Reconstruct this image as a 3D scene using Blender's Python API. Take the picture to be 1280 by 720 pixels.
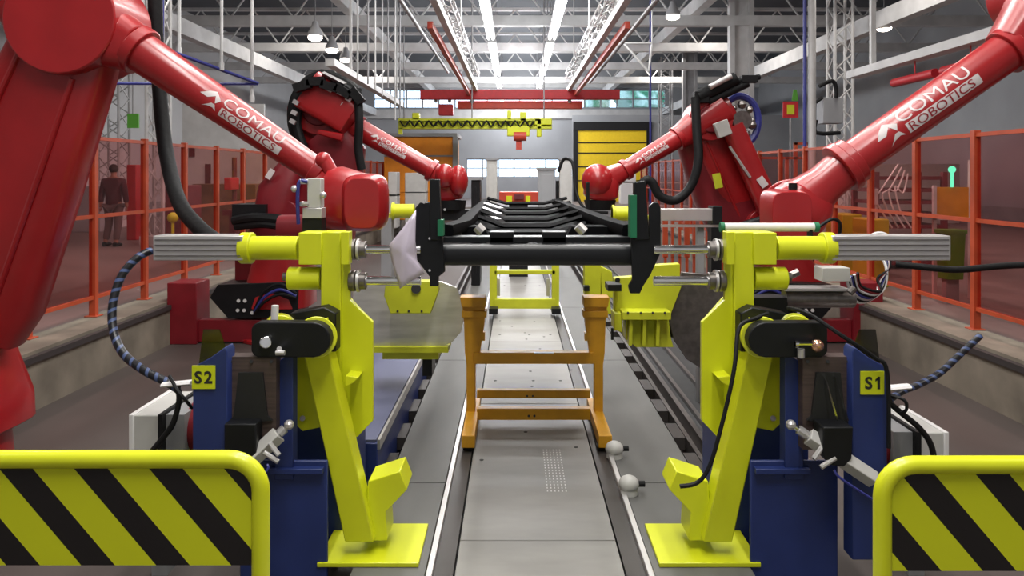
import bpy, bmesh, math, random
from mathutils import Vector, Matrix
random.seed(7)
PI = math.pi
SC = bpy.context.scene
COL = SC.collection
for o in list(bpy.data.objects): bpy.data.objects.remove(o)

# ------------------------------------------------------------------ camera
F = 950.0; VX, VY = 644.0, 218.0; CZ = 1.56
cam = bpy.data.cameras.new('camera'); camo = bpy.data.objects.new('camera', cam); COL.objects.link(camo)
camo.location = (0, 0, CZ); camo.rotation_euler = (PI/2, 0, 0)
cam.sensor_width = 36; cam.lens = F/1280*36
cam.shift_x = -(VX-640)/1280; cam.shift_y = -(360-VY)/1280
cam.clip_end = 300
SC.camera = camo
# ------------------------------------------------------------------ look
SC.view_settings.view_transform = 'Standard'; SC.view_settings.look = 'None'
SC.view_settings.gamma = 1; SC.view_settings.use_curve_mapping = False
SC.view_settings.exposure = -0.32
# ------------------------------------------------------------------ world (daylight outside the windows)
W = bpy.data.worlds.new('world'); SC.world = W; W.use_nodes = True
W.node_tree.nodes['Background'].inputs[0].default_value = (0.75, 0.88, 1, 1)
W.node_tree.nodes['Background'].inputs[1].default_value = 4.0
# ------------------------------------------------------------------ lights of the hall
def area(name, loc, sx, sy, watts, color=(1, 1, 1), rot=(0, 0, 0), spread=PI):
    l = bpy.data.lights.new(name, 'AREA'); l.shape = 'RECTANGLE'; l.size = sx; l.size_y = sy
    l.energy = watts; l.color = color; l.spread = spread
    o = bpy.data.objects.new(name, l); COL.objects.link(o); o.location = loc; o.rotation_euler = rot
    return o
TUBE_ROWS = (-0.75, 1.14)
for y in (0.5, 5.5, 10.5, 16):
    for x in TUBE_ROWS:
        area('fluorescent_light', (x, y, 7.25), 0.4, 4.0, 300, (1, 0.98, 0.94))
for y in (19.5, 26.5, 31.5, 37, 42, 47):       # bare tubes further down the hall shine to all sides
    for x in TUBE_ROWS:
        l = bpy.data.lights.new('bare_tube_light', 'POINT'); l.energy = 420; l.shadow_soft_size = 0.35; l.color = (0.97, 0.98, 1)
        o = bpy.data.objects.new('bare_tube_light', l); COL.objects.link(o); o.location = (x, y, 5.55)
for s in (-1, 1):
    for y in (2, 9, 17, 27, 38):
        area('high_bay_light', (s*7.5, y, 7.4), 1.0, 1.0, 160 if s < 0 else 190, (1, 0.93, 0.85))

# ------------------------------------------------------------------ helpers
def P(px, py, Y): return Vector(((px-VX)/F*Y, Y, CZ-(py-VY)/F*Y))

def mat(name, col, rough=0.5, metal=0.0, bump=0.0, var=0.0, scale=8.0, coat=0.0, spec=0.5, col2=None, stretch=None):
    m = bpy.data.materials.new(name); m.use_nodes = True
    nt = m.node_tree; b = nt.nodes['Principled BSDF']
    b.inputs['Roughness'].default_value = rough; b.inputs['Metallic'].default_value = metal
    b.inputs['Specular IOR Level'].default_value = spec
    b.inputs['Coat Weight'].default_value = coat; b.inputs['Coat Roughness'].default_value = 0.15
    c = tuple(col)+(1,)
    b.inputs['Base Color'].default_value = c
    tc = nt.nodes.new('ShaderNodeTexCoord'); src = tc.outputs['Object']
    if stretch:
        mp = nt.nodes.new('ShaderNodeMapping'); mp.inputs['Scale'].default_value = stretch
        nt.links.new(src, mp.inputs[0]); src = mp.outputs[0]
    n = nt.nodes.new('ShaderNodeTexNoise'); n.inputs['Scale'].default_value = scale; n.inputs['Detail'].default_value = 5
    nt.links.new(src, n.inputs['Vector'])
    if var > 0 or col2:
        r = nt.nodes.new('ShaderNodeValToRGB')
        lo = col2 if col2 else tuple(x*(1-var) for x in col); hi = col if col2 else tuple(min(1, x*(1+var*0.6)) for x in col)
        r.color_ramp.elements[0].position = 0.35; r.color_ramp.elements[0].color = tuple(lo)+(1,)
        r.color_ramp.elements[1].position = 0.65; r.color_ramp.elements[1].color = tuple(hi)+(1,)
        nt.links.new(n.outputs[0], r.inputs[0]); nt.links.new(r.outputs[0], b.inputs['Base Color'])
    mr = nt.nodes.new('ShaderNodeMapRange'); mr.inputs[3].default_value = max(0.02, rough-0.08); mr.inputs[4].default_value = min(1, rough+0.08)
    nt.links.new(n.outputs[0], mr.inputs[0]); nt.links.new(mr.outputs[0], b.inputs['Roughness'])
    if bump > 0:
        bp = nt.nodes.new('ShaderNodeBump'); bp.inputs['Strength'].default_value = bump; bp.inputs['Distance'].default_value = 0.01
        nt.links.new(n.outputs[0], bp.inputs['Height']); nt.links.new(bp.outputs[0], b.inputs['Normal'])
    return m
def emis(name, col, s):
    m = bpy.data.materials.new(name); m.use_nodes = True; nt = m.node_tree
    nt.nodes.remove(nt.nodes['Principled BSDF'])
    e = nt.nodes.new('ShaderNodeEmission'); e.inputs[0].default_value = tuple(col)+(1,); e.inputs[1].default_value = s
    nt.links.new(e.outputs[0], nt.nodes['Material Output'].inputs[0]); return m

M = {}
M['yellow'] = mat('yellow_paint', (0.66, 0.70, 0.012), 0.38, var=0.06, scale=3, coat=0.2)
M['yellow_far'] = mat('yellow_paint_far', (0.55, 0.58, 0.02), 0.5, var=0.12, scale=4)
M['ochre'] = mat('ochre_paint', (0.62, 0.30, 0.012), 0.45, var=0.12, scale=7)
M['red'] = mat('robot_red', (0.36, 0.010, 0.013), 0.33, var=0.12, scale=3, coat=0.35)
M['red_dark'] = mat('robot_dark_red', (0.19, 0.007, 0.014), 0.42, var=0.15, scale=4)
M['crane_red'] = mat('crane_red', (0.48, 0.012, 0.02), 0.5, var=0.1)
M['crane_orange'] = mat('crane_orange_red', (0.5, 0.05, 0.025), 0.5, var=0.1)
M['orange'] = mat('fence_orange', (0.42, 0.06, 0.018), 0.5, var=0.15, scale=5)
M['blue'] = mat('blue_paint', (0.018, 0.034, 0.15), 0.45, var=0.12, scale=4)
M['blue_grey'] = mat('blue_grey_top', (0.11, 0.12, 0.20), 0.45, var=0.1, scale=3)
M['pipe_blue'] = mat('pipe_blue', (0.03, 0.035, 0.22), 0.4)
M['black'] = mat('black_steel', (0.007, 0.0075, 0.009), 0.45, var=0.2, scale=6, spec=0.3)
M['black_sheen'] = mat('black_painted_frame', (0.007, 0.0075, 0.009), 0.38, spec=0.4)
M['black_matt'] = mat('black_matt_frame', (0.004, 0.004, 0.005), 0.7, spec=0.05)
M['rubber'] = mat('black_rubber', (0.007, 0.007, 0.008), 0.6, spec=0.25, bump=0.3, scale=40)
M['alu'] = mat('aluminium_profile', (0.62, 0.60, 0.60), 0.35, 0.65, var=0.06, scale=6)
M['alu_paint'] = mat('pale_grey_cover', (0.50, 0.49, 0.47), 0.45, var=0.05)
M['sheet'] = mat('brushed_sheet', (0.66, 0.64, 0.62), 0.36, 0.6, var=0.18, scale=2.5, stretch=(1, 1, 6))
M['chrome'] = mat('chrome_rod', (0.8, 0.8, 0.8), 0.12, 1.0)
M['steel'] = mat('machined_steel', (0.22, 0.20, 0.19), 0.35, 0.9, var=0.2, scale=20)
M['white'] = mat('white_plastic', (0.72, 0.70, 0.70), 0.4)
M['paper'] = mat('paper_sleeve', (0.62, 0.55, 0.66), 0.25, bump=0.15, scale=6, coat=0.4)
M['green'] = mat('green_strip', (0.01, 0.16, 0.07), 0.5)
M['bin_green'] = mat('bin_green', (0.08, 0.30, 0.03), 0.5)
M['ribbed'] = mat('ribbed_brown_block', (0.075, 0.05, 0.045), 0.5, var=0.3, scale=3, stretch=(1, 1, 24))
M['cabinet'] = mat('cabinet_orange', (0.85, 0.28, 0.01), 0.5, var=0.04)
M['door_y'] = mat('roller_door_yellow', (0.92, 0.64, 0.01), 0.5, var=0.05)
M['steelwhite'] = mat('white_steelwork', (0.56, 0.56, 0.56), 0.55, var=0.12, scale=2)
M['steelgrey'] = mat('grey_steelwork', (0.27, 0.27, 0.28), 0.6, var=0.15, scale=2)
M['wood'] = mat('brown_timber', (0.16, 0.09, 0.05), 0.7, var=0.3, scale=4)
M['rackred'] = mat('dark_red_racking', (0.14, 0.02, 0.03), 0.6, var=0.2)
M['jacket'] = mat('dark_red_jacket', (0.07, 0.012, 0.02), 0.8, bump=0.3, scale=12)
M['jeans'] = mat('dull_trousers', (0.11, 0.07, 0.07), 0.85)
M['skin'] = mat('skin', (0.35, 0.17, 0.12), 0.6)
M['hair'] = mat('hair', (0.03, 0.018, 0.015), 0.8)
M['letter_dark'] = mat('letter_dark', (0.02, 0.02, 0.015), 0.6)
M['letter_red'] = mat('letter_red', (0.30, 0.02, 0.03), 0.6)
M['decal'] = mat('decal_white', (0.66, 0.60, 0.60), 0.45)
M['sticker'] = mat('sticker_yellow', (0.60, 0.66, 0.01), 0.5)
M['copper'] = mat('worn_copper_knob', (0.75, 0.42, 0.28), 0.25, 0.9)
M['tube_on'] = emis('fluorescent_tube', (1, 1, 1), 7.0)
M['lamp_on'] = emis('lamp_glow', (1, 0.9, 0.78), 14.0)
M['green_on'] = emis('signal_green', (0.1, 1, 0.6), 3.0)

def concrete(name, col, scale=1.2, rough=0.75, var=0.3, seams=None):
    m = mat(name, col, rough, var=var, scale=scale, bump=0.15)
    return m
M['pit'] = mat('pit_concrete', (0.070, 0.054, 0.049), 0.62, var=0.22, scale=1.1, bump=0.12, stretch=(1, 0.5, 1))
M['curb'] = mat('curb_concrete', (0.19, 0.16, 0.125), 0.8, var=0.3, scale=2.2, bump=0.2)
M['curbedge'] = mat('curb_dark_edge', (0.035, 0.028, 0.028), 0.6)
M['hallfloor'] = mat('hall_floor', (0.22, 0.17, 0.16), 0.45, var=0.2, scale=0.8)
M['wall'] = mat('wall_paint', (0.50, 0.50, 0.51), 0.8, var=0.08, scale=0.6)
M['wall_dark'] = mat('wall_panel_grey', (0.34, 0.35, 0.37), 0.8, var=0.1, scale=0.5)
M['roof'] = mat('roof_sheet', (0.09, 0.10, 0.115), 0.7, var=0.2, scale=0.5)
M['deck'] = mat('deck_plate', (0.30, 0.29, 0.275), 0.50, 0.1, spec=0.35, var=0.12, scale=2.0, stretch=(1, 3, 1))
M['deck_side'] = mat('deck_side_plate', (0.13, 0.128, 0.123), 0.52, 0.1, spec=0.35, var=0.15, scale=1.3, stretch=(3, 1, 1))
M['slot'] = mat('slot_black', (0.012, 0.012, 0.012), 0.6)
M['track'] = mat('track_channel', (0.06, 0.053, 0.05), 0.45, 0.4, var=0.2, scale=5)

def glassy(name, tint, gloss=0.06):
    m = bpy.data.materials.new(name); m.use_nodes = True; nt = m.node_tree
    nt.nodes.remove(nt.nodes['Principled BSDF'])
    t = nt.nodes.new('ShaderNodeBsdfTransparent'); t.inputs[0].default_value = tuple(tint)+(1,)
    g = nt.nodes.new('ShaderNodeBsdfGlossy'); g.inputs['Roughness'].default_value = 0.15
    x = nt.nodes.new('ShaderNodeMixShader'); x.inputs[0].default_value = gloss
    nt.links.new(t.outputs[0], x.inputs[1]); nt.links.new(g.outputs[0], x.inputs[2])
    nt.links.new(x.outputs[0], nt.nodes['Material Output'].inputs[0]); return m
M['acrylic'] = glassy('red_tinted_acrylic', (0.90, 0.66, 0.65), 0.05)
M['clear'] = glassy('smoky_guard', (0.36, 0.38, 0.38), 0.08)
M['pane'] = glassy('window_glass', (0.9, 0.95, 1.0), 0.06)

def trees_mat():
    m = bpy.data.materials.new('trees_outside'); m.use_nodes = True; nt = m.node_tree; b = nt.nodes['Principled BSDF']
    tc = nt.nodes.new('ShaderNodeTexCoord'); n = nt.nodes.new('ShaderNodeTexNoise'); n.inputs['Scale'].default_value = 1.2; n.inputs['Detail'].default_value = 6
    r = nt.nodes.new('ShaderNodeValToRGB'); r.color_ramp.elements[0].color = (0.04, 0.20, 0.10, 1); r.color_ramp.elements[1].color = (0.45, 0.62, 0.55, 1)
    r.color_ramp.elements[0].position = 0.4; r.color_ramp.elements[1].position = 0.6
    nt.links.new(tc.outputs['Object'], n.inputs[0]); nt.links.new(n.outputs[0], r.inputs[0]); nt.links.new(r.outputs[0], b.inputs['Base Color'])
    return m
M['trees'] = trees_mat()

def stripe_mat():
    m = bpy.data.materials.new('hazard_stripes'); m.use_nodes = True; nt = m.node_tree; b = nt.nodes['Principled BSDF']
    tc = nt.nodes.new('ShaderNodeTexCoord'); sp = nt.nodes.new('ShaderNodeSeparateXYZ'); nt.links.new(tc.outputs['Object'], sp.inputs[0])
    a = nt.nodes.new('ShaderNodeMath'); a.operation = 'MULTIPLY_ADD'; a.inputs[1].default_value = 0.85
    nt.links.new(sp.outputs['Z'], a.inputs[0]); nt.links.new(sp.outputs['X'], a.inputs[2])
    s = nt.nodes.new('ShaderNodeMath'); s.operation = 'MULTIPLY'; s.inputs[1].default_value = 1/0.256; nt.links.new(a.outputs[0], s.inputs[0])
    ph = nt.nodes.new('ShaderNodeMath'); ph.operation = 'ADD'; ph.inputs[1].default_value = -0.086; nt.links.new(s.outputs[0], ph.inputs[0]); ph.name = 'phase'
    fr = nt.nodes.new('ShaderNodeMath'); fr.operation = 'FRACT'; nt.links.new(ph.outputs[0], fr.inputs[0])
    g = nt.nodes.new('ShaderNodeMath'); g.operation = 'GREATER_THAN'; g.inputs[1].default_value = 0.45; nt.links.new(fr.outputs[0], g.inputs[0])
    mx = nt.nodes.new('ShaderNodeMix'); mx.data_type = 'RGBA'
    mx.inputs[6].default_value = (0.012, 0.010, 0.010, 1); mx.inputs[7].default_value = (0.66, 0.70, 0.012, 1)
    nt.links.new(g.outputs[0], mx.inputs[0]); nt.links.new(mx.outputs[2], b.inputs['Base Color']); b.inputs['Roughness'].default_value = 0.4
    return m
M['stripes'] = stripe_mat()

def spiral_mat():
    m = bpy.data.materials.new('spiral_wrapped_hose'); m.use_nodes = True; nt = m.node_tree; b = nt.nodes['Principled BSDF']
    uv = nt.nodes.new('ShaderNodeUVMap'); sp = nt.nodes.new('ShaderNodeSeparateXYZ'); nt.links.new(uv.outputs[0], sp.inputs[0])
    a = nt.nodes.new('ShaderNodeMath'); a.operation = 'ADD'; nt.links.new(sp.outputs[0], a.inputs[0]); nt.links.new(sp.outputs[1], a.inputs[1])
    fr = nt.nodes.new('ShaderNodeMath'); fr.operation = 'FRACT'; nt.links.new(a.outputs[0], fr.inputs[0])
    g = nt.nodes.new('ShaderNodeMath'); g.operation = 'GREATER_THAN'; g.inputs[1].default_value = 0.68; nt.links.new(fr.outputs[0], g.inputs[0])
    mx = nt.nodes.new('ShaderNodeMix'); mx.data_type = 'RGBA'
    mx.inputs[6].default_value = (0.010, 0.010, 0.014, 1); mx.inputs[7].default_value = (0.07, 0.10, 0.22, 1)
    nt.links.new(g.outputs[0], mx.inputs[0]); nt.links.new(mx.outputs[2], b.inputs['Base Color']); b.inputs['Roughness'].default_value = 0.35
    return m
M['spiral'] = spiral_mat()

ORD = ('first', 'second', 'third', 'fourth', 'fifth', 'sixth', 'seventh', 'eighth', 'ninth')
class B:
    """collects shapes (world coordinates) into one mesh"""
    def __init__(s, mir=None): s.bm = bmesh.new(); s.mir = mir
    def X(s, v):
        v = Vector(v)
        return Vector((2*s.mir-v.x, v.y, v.z)) if s.mir is not None else v
    def _face(s, vs):
        try: s.bm.faces.new(vs)
        except ValueError: pass
    def box(s, c, size, rot=None):
        R = rot if rot is not None else Matrix.Identity(3)
        c = Vector(c); vs = []
        for dx in (-.5, .5):
            for dy in (-.5, .5):
                for dz in (-.5, .5):
                    vs.append(s.bm.verts.new(s.X(c + R @ Vector((dx*size[0], dy*size[1], dz*size[2])))))
        for f in ((0,1,3,2),(4,6,7,5),(0,4,5,1),(2,3,7,6),(0,2,6,4),(1,5,7,3)): s._face([vs[i] for i in f])
        return s
    def bb(s, x0, x1, y0, y1, z0, z1): return s.box(((x0+x1)/2, (y0+y1)/2, (z0+z1)/2), (abs(x1-x0), abs(y1-y0), abs(z1-z0)))
    def pbox(s, px0, py0, px1, py1, Y, d):
        """box whose front face spans these picture points at depth Y, d deep"""
        a = P(px0, py0, Y); b = P(px1, py1, Y); return s.bb(a.x, b.x, Y, Y+d, b.z, a.z)
    def prism(s, pts, ext):
        ext = Vector(ext); a = [s.bm.verts.new(s.X(p)) for p in pts]; b = [s.bm.verts.new(s.X(Vector(p)+ext)) for p in pts]
        n = len(pts); s._face(a); s._face(list(reversed(b)))
        for i in range(n): s._face([a[i], b[i], b[(i+1) % n], a[(i+1) % n]])
        return s
    def pp(s, pts, Y, d): return s.prism([P(x, y, Y) for x, y in pts], (0, d, 0))
    def loft(s, pts, rad, seg=16, ex=2.0, up=(0, 1, 0), cap=True, uv=None):
        """pts along a path, rad = list of (r across, r along up); ex = superellipse exponent"""
        pts = [Vector(p) for p in pts]; n = len(pts); rings = []
        up0 = Vector(up)
        if uv is not None: lay = s.bm.loops.layers.uv.verify()
        acc = 0; us = []
        for i, p in enumerate(pts):
            if i: acc += (p-pts[i-1]).length
            us.append(acc)
            t = (pts[min(i+1, n-1)]-pts[max(i-1, 0)]).normalized()
            u = up0 - t*up0.dot(t)
            if u.length < 1e-4: u = t.orthogonal()
            u.normalize(); w = t.cross(u)
            up0 = u if uv is not None or up is None else up0
            r = rad[i] if isinstance(rad, (list, tuple)) else rad
            if not isinstance(r, (list, tuple)): r = (r, r)
            ring = []
            for k in range(seg):
                a = 2*PI*k/seg; c, sn = math.cos(a), math.sin(a)
                c2 = math.copysign(abs(c)**(2/ex), c); s2 = math.copysign(abs(sn)**(2/ex), sn)
                ring.append(s.bm.verts.new(s.X(p + w*c2*r[0] + u*s2*r[1])))
            rings.append(ring)
        for i in range(n-1):
            for k in range(seg):
                k2 = (k+1) % seg
                f = s.bm.faces.new([rings[i][k], rings[i][k2], rings[i+1][k2], rings[i+1][k]])
                if uv is not None:
                    for lp, (uu, kk) in zip(f.loops, ((us[i], k), (us[i], k+1), (us[i+1], k+1), (us[i+1], k))):
                        lp[lay].uv = (uu*uv, kk/seg)
        if cap: s._face(rings[0]); s._face(list(reversed(rings[-1])))
        return s
    def cyl(s, p0, p1, r0, r1=None, seg=20): return s.loft([p0, p1], [r0, r0 if r1 is None else r1], seg)
    def tube(s, pts, r, seg=10, sub=6, uv=None):
        return s.loft(smooth(pts, sub), r, seg, up=(0.13, 0.9, 0.31), uv=uv)
    def ball(s, c, r, sx=1, sy=1, sz=1, seg=16):
        c = Vector(c); n = seg//2; rows = []
        for i in range(n+1):
            th = PI*i/n
            if i in (0, n): rows.append([s.bm.verts.new(s.X(c+Vector((0, 0, r*sz*math.cos(th)))))]); continue
            rows.append([s.bm.verts.new(s.X(c+Vector((r*sx*math.sin(th)*math.cos(2*PI*k/seg), r*sy*math.sin(th)*math.sin(2*PI*k/seg), r*sz*math.cos(th))))) for k in range(seg)])
        for i in range(n):
            for k in range(seg):
                k2 = (k+1) % seg; a, b = rows[i], rows[i+1]
                if len(a) == 1: s._face([a[0], b[k], b[k2]])
                elif len(b) == 1: s._face([a[k], b[0], a[k2]])
                else: s._face([a[k], b[k], b[k2], a[k2]])
        return s
    def lattice(s, a, b, w, r, n, rail=None, wy=None):
        """four-chord lattice member from a to b"""
        a = Vector(a); b = Vector(b); t = (b-a).normalized(); u = t.cross(Vector((0, 1, 0)))
        if u.length < .01: u = Vector((1, 0, 0))
        u.normalize(); v = t.cross(u).normalized(); wy = w if wy is None else wy
        cs = [(-.5, -.5), (.5, -.5), (.5, .5), (-.5, .5)]
        rr = rail or r
        for c in cs:
            o = u*w*c[0]+v*wy*c[1]; s.cyl(a+o, b+o, rr, seg=6)
        for i in range(n):
            p = a+(b-a)*(i/n); q = a+(b-a)*((i+1)/n)
            for k in range(4):
                c0, c1 = cs[k], cs[(k+1) % 4]
                if i % 2: c0, c1 = c1, c0
                s.cyl(p+u*w*c0[0]+v*wy*c0[1], q+u*w*c1[0]+v*wy*c1[1], r*.7, seg=5)
        return s

def smooth(pts, sub=6):
    pts = [Vector(p) for p in pts]
    if sub <= 1 or len(pts) < 3: return pts
    out = []
    for i in range(len(pts)-1):
        p0 = pts[max(i-1, 0)]; p1 = pts[i]; p2 = pts[i+1]; p3 = pts[min(i+2, len(pts)-1)]
        for k in range(sub):
            t = k/sub
            out.append(0.5*((2*p1)+(p2-p0)*t+(2*p0-5*p1+4*p2-p3)*t*t+(3*p1-p0-3*p2+p3)*t**3))
    out.append(pts[-1]); return out

def finish(b, name, m, org, bevel=0.0, flat=False, recalc=True, ang=0.6):
    bm = b.bm
    if recalc: bmesh.ops.recalc_face_normals(bm, faces=bm.faces[:])
    for v in bm.verts: v.co -= org
    for f in bm.faces: f.smooth = not flat
    for e in bm.edges:
        if len(e.link_faces) == 2 and e.calc_face_angle(0) > ang: e.smooth = False
    me = bpy.data.meshes.new(name); bm.to_mesh(me); bm.free()
    me.materials.append(M[m] if isinstance(m, str) else m)
    o = bpy.data.objects.new(name, me); COL.objects.link(o)
    if bevel:
        md = o.modifiers.new('bevel', 'BEVEL'); md.width = bevel; md.segments = 2; md.limit_method = 'ANGLE'; md.angle_limit = 0.7
    return o
ROOT = {}
def thing(name, loc, label, cat, group=None):
    o = bpy.data.objects.new(name, None); COL.objects.link(o); o.location = loc; o.empty_display_size = .1
    o['label'] = label; o['category'] = cat
    if group: o['group'] = group
    ROOT[o.name] = Vector(loc); return o
NOSPLIT = {'tread_pattern', 'lettering', 'emblem', 'lattice', 'window_frame', 'housing_groove', 'decal_band', 'tube', 'upper_profile', 'end_plate'}
def clusters(bm):
    seen = set(); isl = []
    bm.verts.index_update()
    for v in bm.verts:
        if v.index in seen: continue
        st = [v]; seen.add(v.index); cur = []
        while st:
            a = st.pop(); cur.append(a)
            for e in a.link_edges:
                w = e.other_vert(a)
                if w.index not in seen: seen.add(w.index); st.append(w)
        isl.append(cur)
    boxes = [[cur, [min(v.co[i] for v in cur)-.008 for i in range(3)], [max(v.co[i] for v in cur)+.008 for i in range(3)]] for cur in isl]
    out = []
    for bx in boxes:
        hit = [o for o in out if all(o[1][i] <= bx[2][i] and bx[1][i] <= o[2][i] for i in range(3))]
        for h in hit:
            out.remove(h); bx = [bx[0]+h[0], [min(bx[1][i], h[1][i]) for i in range(3)], [max(bx[2][i], h[2][i]) for i in range(3)]]
        out.append(bx)
    return [o[0] for o in out]
def part(name, b, m, parent, label=None, bevel=0.0, **k):
    if name not in NOSPLIT and k.get('recalc', True):
        cl = clusters(b.bm)
        if 1 < len(cl) <= 100:
            uvl = b.bm.loops.layers.uv.active; last = None
            for cur in cl:
                nbm = bmesh.new(); mp = {v: nbm.verts.new(v.co) for v in cur}
                nu = nbm.loops.layers.uv.verify() if uvl else None
                for f in {f for v in cur for f in v.link_faces}:
                    nf = nbm.faces.new([mp[v] for v in f.verts])
                    if nu:
                        for l0, l1 in zip(f.loops, nf.loops): l1[nu].uv = l0[uvl].uv
                q = B(); q.bm.free(); q.bm = nbm
                o = finish(q, name, m, ROOT[parent.name], bevel, **k); o.parent = parent; ROOT[o.name] = ROOT[parent.name]
                if label: o['label'] = label
                last = o
            b.bm.free(); return last
    o = finish(b, name, m, ROOT[parent.name], bevel, **k); o.parent = parent; ROOT[o.name] = ROOT[parent.name]
    if label: o['label'] = label
    return o
def solo(name, b, m, label, cat, group=None, bevel=0.0, **k):
    vs = [v.co for v in b.bm.verts]
    org = Vector((sum(v.x for v in vs)/len(vs), sum(v.y for v in vs)/len(vs), min(v.z for v in vs)))
    o = finish(b, name, m, org, bevel, **k); o.location = org; o['label'] = label; o['category'] = cat
    if group: o['group'] = group
    return o
def struct(name, b, m, **k):
    o = finish(b, name, m, Vector((0, 0, 0)), **k); o['kind'] = 'structure'; ROOT[o.name] = Vector((0, 0, 0)); return o
def copy_tree(o, parent=None):
    c = o.copy(); COL.objects.link(c); c.parent = parent
    if o.name in ROOT: ROOT[c.name] = ROOT[o.name]
    for ch in o.children: copy_tree(ch, c)
    return c

def text_mesh(txt, size, off=0.0, space=1.0):
    cu = bpy.data.curves.new('t', 'FONT'); cu.body = txt; cu.size = size; cu.resolution_u = 3; cu.offset = off; cu.space_character = space
    cu.align_x = 'LEFT'; cu.align_y = 'BOTTOM_BASELINE' if False else 'BOTTOM'
    o = bpy.data.objects.new('t', cu); COL.objects.link(o)
    dg = bpy.context.evaluated_depsgraph_get(); me = bpy.data.meshes.new_from_object(o.evaluated_get(dg))
    bm = bmesh.new(); bm.from_mesh(me); bpy.data.objects.remove(o); bpy.data.meshes.remove(me); bpy.data.curves.remove(cu)
    return bm

# ================================================================== SETTING
PZ = -0.50      # pit floor
DZ = -0.34      # deck
FX = 4.60       # fence line
HL, HR, HB, HT = -14.0, 16.0, 50.0, 8.5
struct('floor', B().bb(HL, HR, -3, HB, -0.9, PZ-0.0), 'pit')
struct('floor_left', B().bb(HL, -FX-0.06, -3, HB, PZ, 0), 'hallfloor')
struct('floor_right', B().bb(FX+0.06, HR, -3, HB, PZ, 0), 'hallfloor')
struct('floor_back', B().bb(-FX+0.45, FX-0.45, 30, HB, PZ, 0), 'hallfloor')
# curbs
struct('trim_1', B().bb(-FX-0.06, -FX+0.42, -3, HB, PZ, -0.075).bb(-FX-0.06, -FX+0.38, -3, HB, -0.02, 0.012), 'curb')
struct('trim_2', B().bb(FX-0.42, FX+0.06, -3, HB, PZ, -0.075).bb(FX-0.38, FX+0.06, -3, HB, -0.02, 0.012), 'curb')
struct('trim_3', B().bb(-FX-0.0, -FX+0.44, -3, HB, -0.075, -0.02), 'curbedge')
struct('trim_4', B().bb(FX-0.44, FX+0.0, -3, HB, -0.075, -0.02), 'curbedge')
# walls
struct('wall_left', B().bb(HL-0.3, HL, -3, HB, -0.9, HT), 'wall')
struct('wall_right', B().bb(HR, HR+0.3, -3, HB, -0.9, HT), 'wall_dark')
def wall_with_holes(name, x0, x1, z0, z1, y, t, holes, m):
    b = B(); xs = sorted({x0, x1, *[h[0] for h in holes], *[h[1] for h in holes]}); zs = sorted({z0, z1, *[h[2] for h in holes], *[h[3] for h in holes]})
    for i in range(len(xs)-1):
        for j in range(len(zs)-1):
            cx, cz = (xs[i]+xs[i+1])/2, (zs[j]+zs[j+1])/2
            if any(h[0] < cx < h[1] and h[2] < cz < h[3] for h in holes): continue
            b.bb(xs[i], xs[i+1], y, y+t, zs[j], zs[j+1])
    return struct(name, b, m)
WH = [(-3.2, 4.1, 1.35, 2.6), (-9.3, 9.9, 5.9, 7.15), (14.0, 15.9, 1.0, 2.4)]
wall_with_holes('wall_back', HL, HR, -0.9, HT, HB, 0.3, WH, 'wall_dark')
struct('wall_front', B().bb(HL, HR, -3.3, -3.0, -0.9, HT), 'wall_dark')
struct('ceiling', B().bb(HL, HR, -3.3, HB, HT, HT+0.2), 'roof')
for i, h in enumerate(WH):
    w = struct('window_%d' % (i+1), B().bb(h[0], h[1], HB+.12, HB+.15, h[2], h[3]), 'pane')
    fb = B(); n = max(2, round((h[1]-h[0])/1.05))
    for k in range(n+1):
        x = h[0]+(h[1]-h[0])*k/n; fb.bb(x-.045, x+.045, HB+.06, HB+.2, h[2], h[3])
    for z in (h[2]+.04, h[3]-.04, (h[2]+h[3])/2): fb.bb(h[0], h[1], HB+.07, HB+.19, z-.035, z+.035)
    part('window_frame', fb, 'steelgrey', w)
# greenery outside the windows: rough mounds standing in daylight
def hedge(name, x0, x1, y, z1, label):
    b = B()
    n = int((x1-x0)/1.1)
    for k in range(n):
        for j in range(3):
            b.ball((x0+(k+random.random())*(x1-x0)/n, y+random.uniform(-.7, .7), z1*(0.02+0.2*j*2)+random.uniform(-.3, .3)), random.uniform(.9, 1.5), seg=10)
    return solo(name, b, 'trees', label, 'trees')
hedge('tree_belt', 6.0, 11.5, 56, 8.6, 'green leafy trees outside, seen through the high window strip at right')
struct('ground', B().bb(-30, 30, HB+.35, 90, -1.2, -0.9), 'curb')

# roof beams: wide white transverse box beams with lattice above the line
k = 5
for i, Y in enumerate((14, 19, 24, 29, 34, 39)):
    b = B(); b.bb(HL, HR, Y-.16, Y+.16, 6.24, 6.55)
    b.bb(HL, HR, Y-.12, Y+.12, 7.80, 7.90)
    for x in range(-13, 16, 2):
        b.cyl((x, Y, 6.5), (x+1, Y, 7.85), .032, seg=6); b.cyl((x+1, Y, 7.85), (x+2, Y, 6.5), .032, seg=6)
    struct('trim_%d' % k, b, 'steelwhite'); k += 1
# longitudinal roof purlins and eaves girders
for x, z in ((-9.2, 5.6), (9.6, 5.6), (-5.4, 7.0), (5.9, 7.0)):
    struct('trim_%d' % k, B().bb(x-.15, x+.15, 10, HB, z-.22, z+.22), 'steelwhite'); k += 1
# grey ducts / wall ledges at the back
struct('trim_%d' % k, B().bb(HL, HR, HB-.5, HB, 5.2, 5.8), 'steelwhite'); k += 1
struct('trim_%d' % k, B().bb(HL, HR, HB-.25, HB, 7.25, 7.7), 'steelwhite'); k += 1
# wall cladding on left, cream lower panels with dark base
struct('baseboard_left', B().bb(HL, HL+.05, -3, HB, 0, 0.5), 'steelgrey')
struct('baseboard_right', B().bb(HR-.05, HR, -3, HB, 0, 0.5), 'steelgrey')

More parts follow.
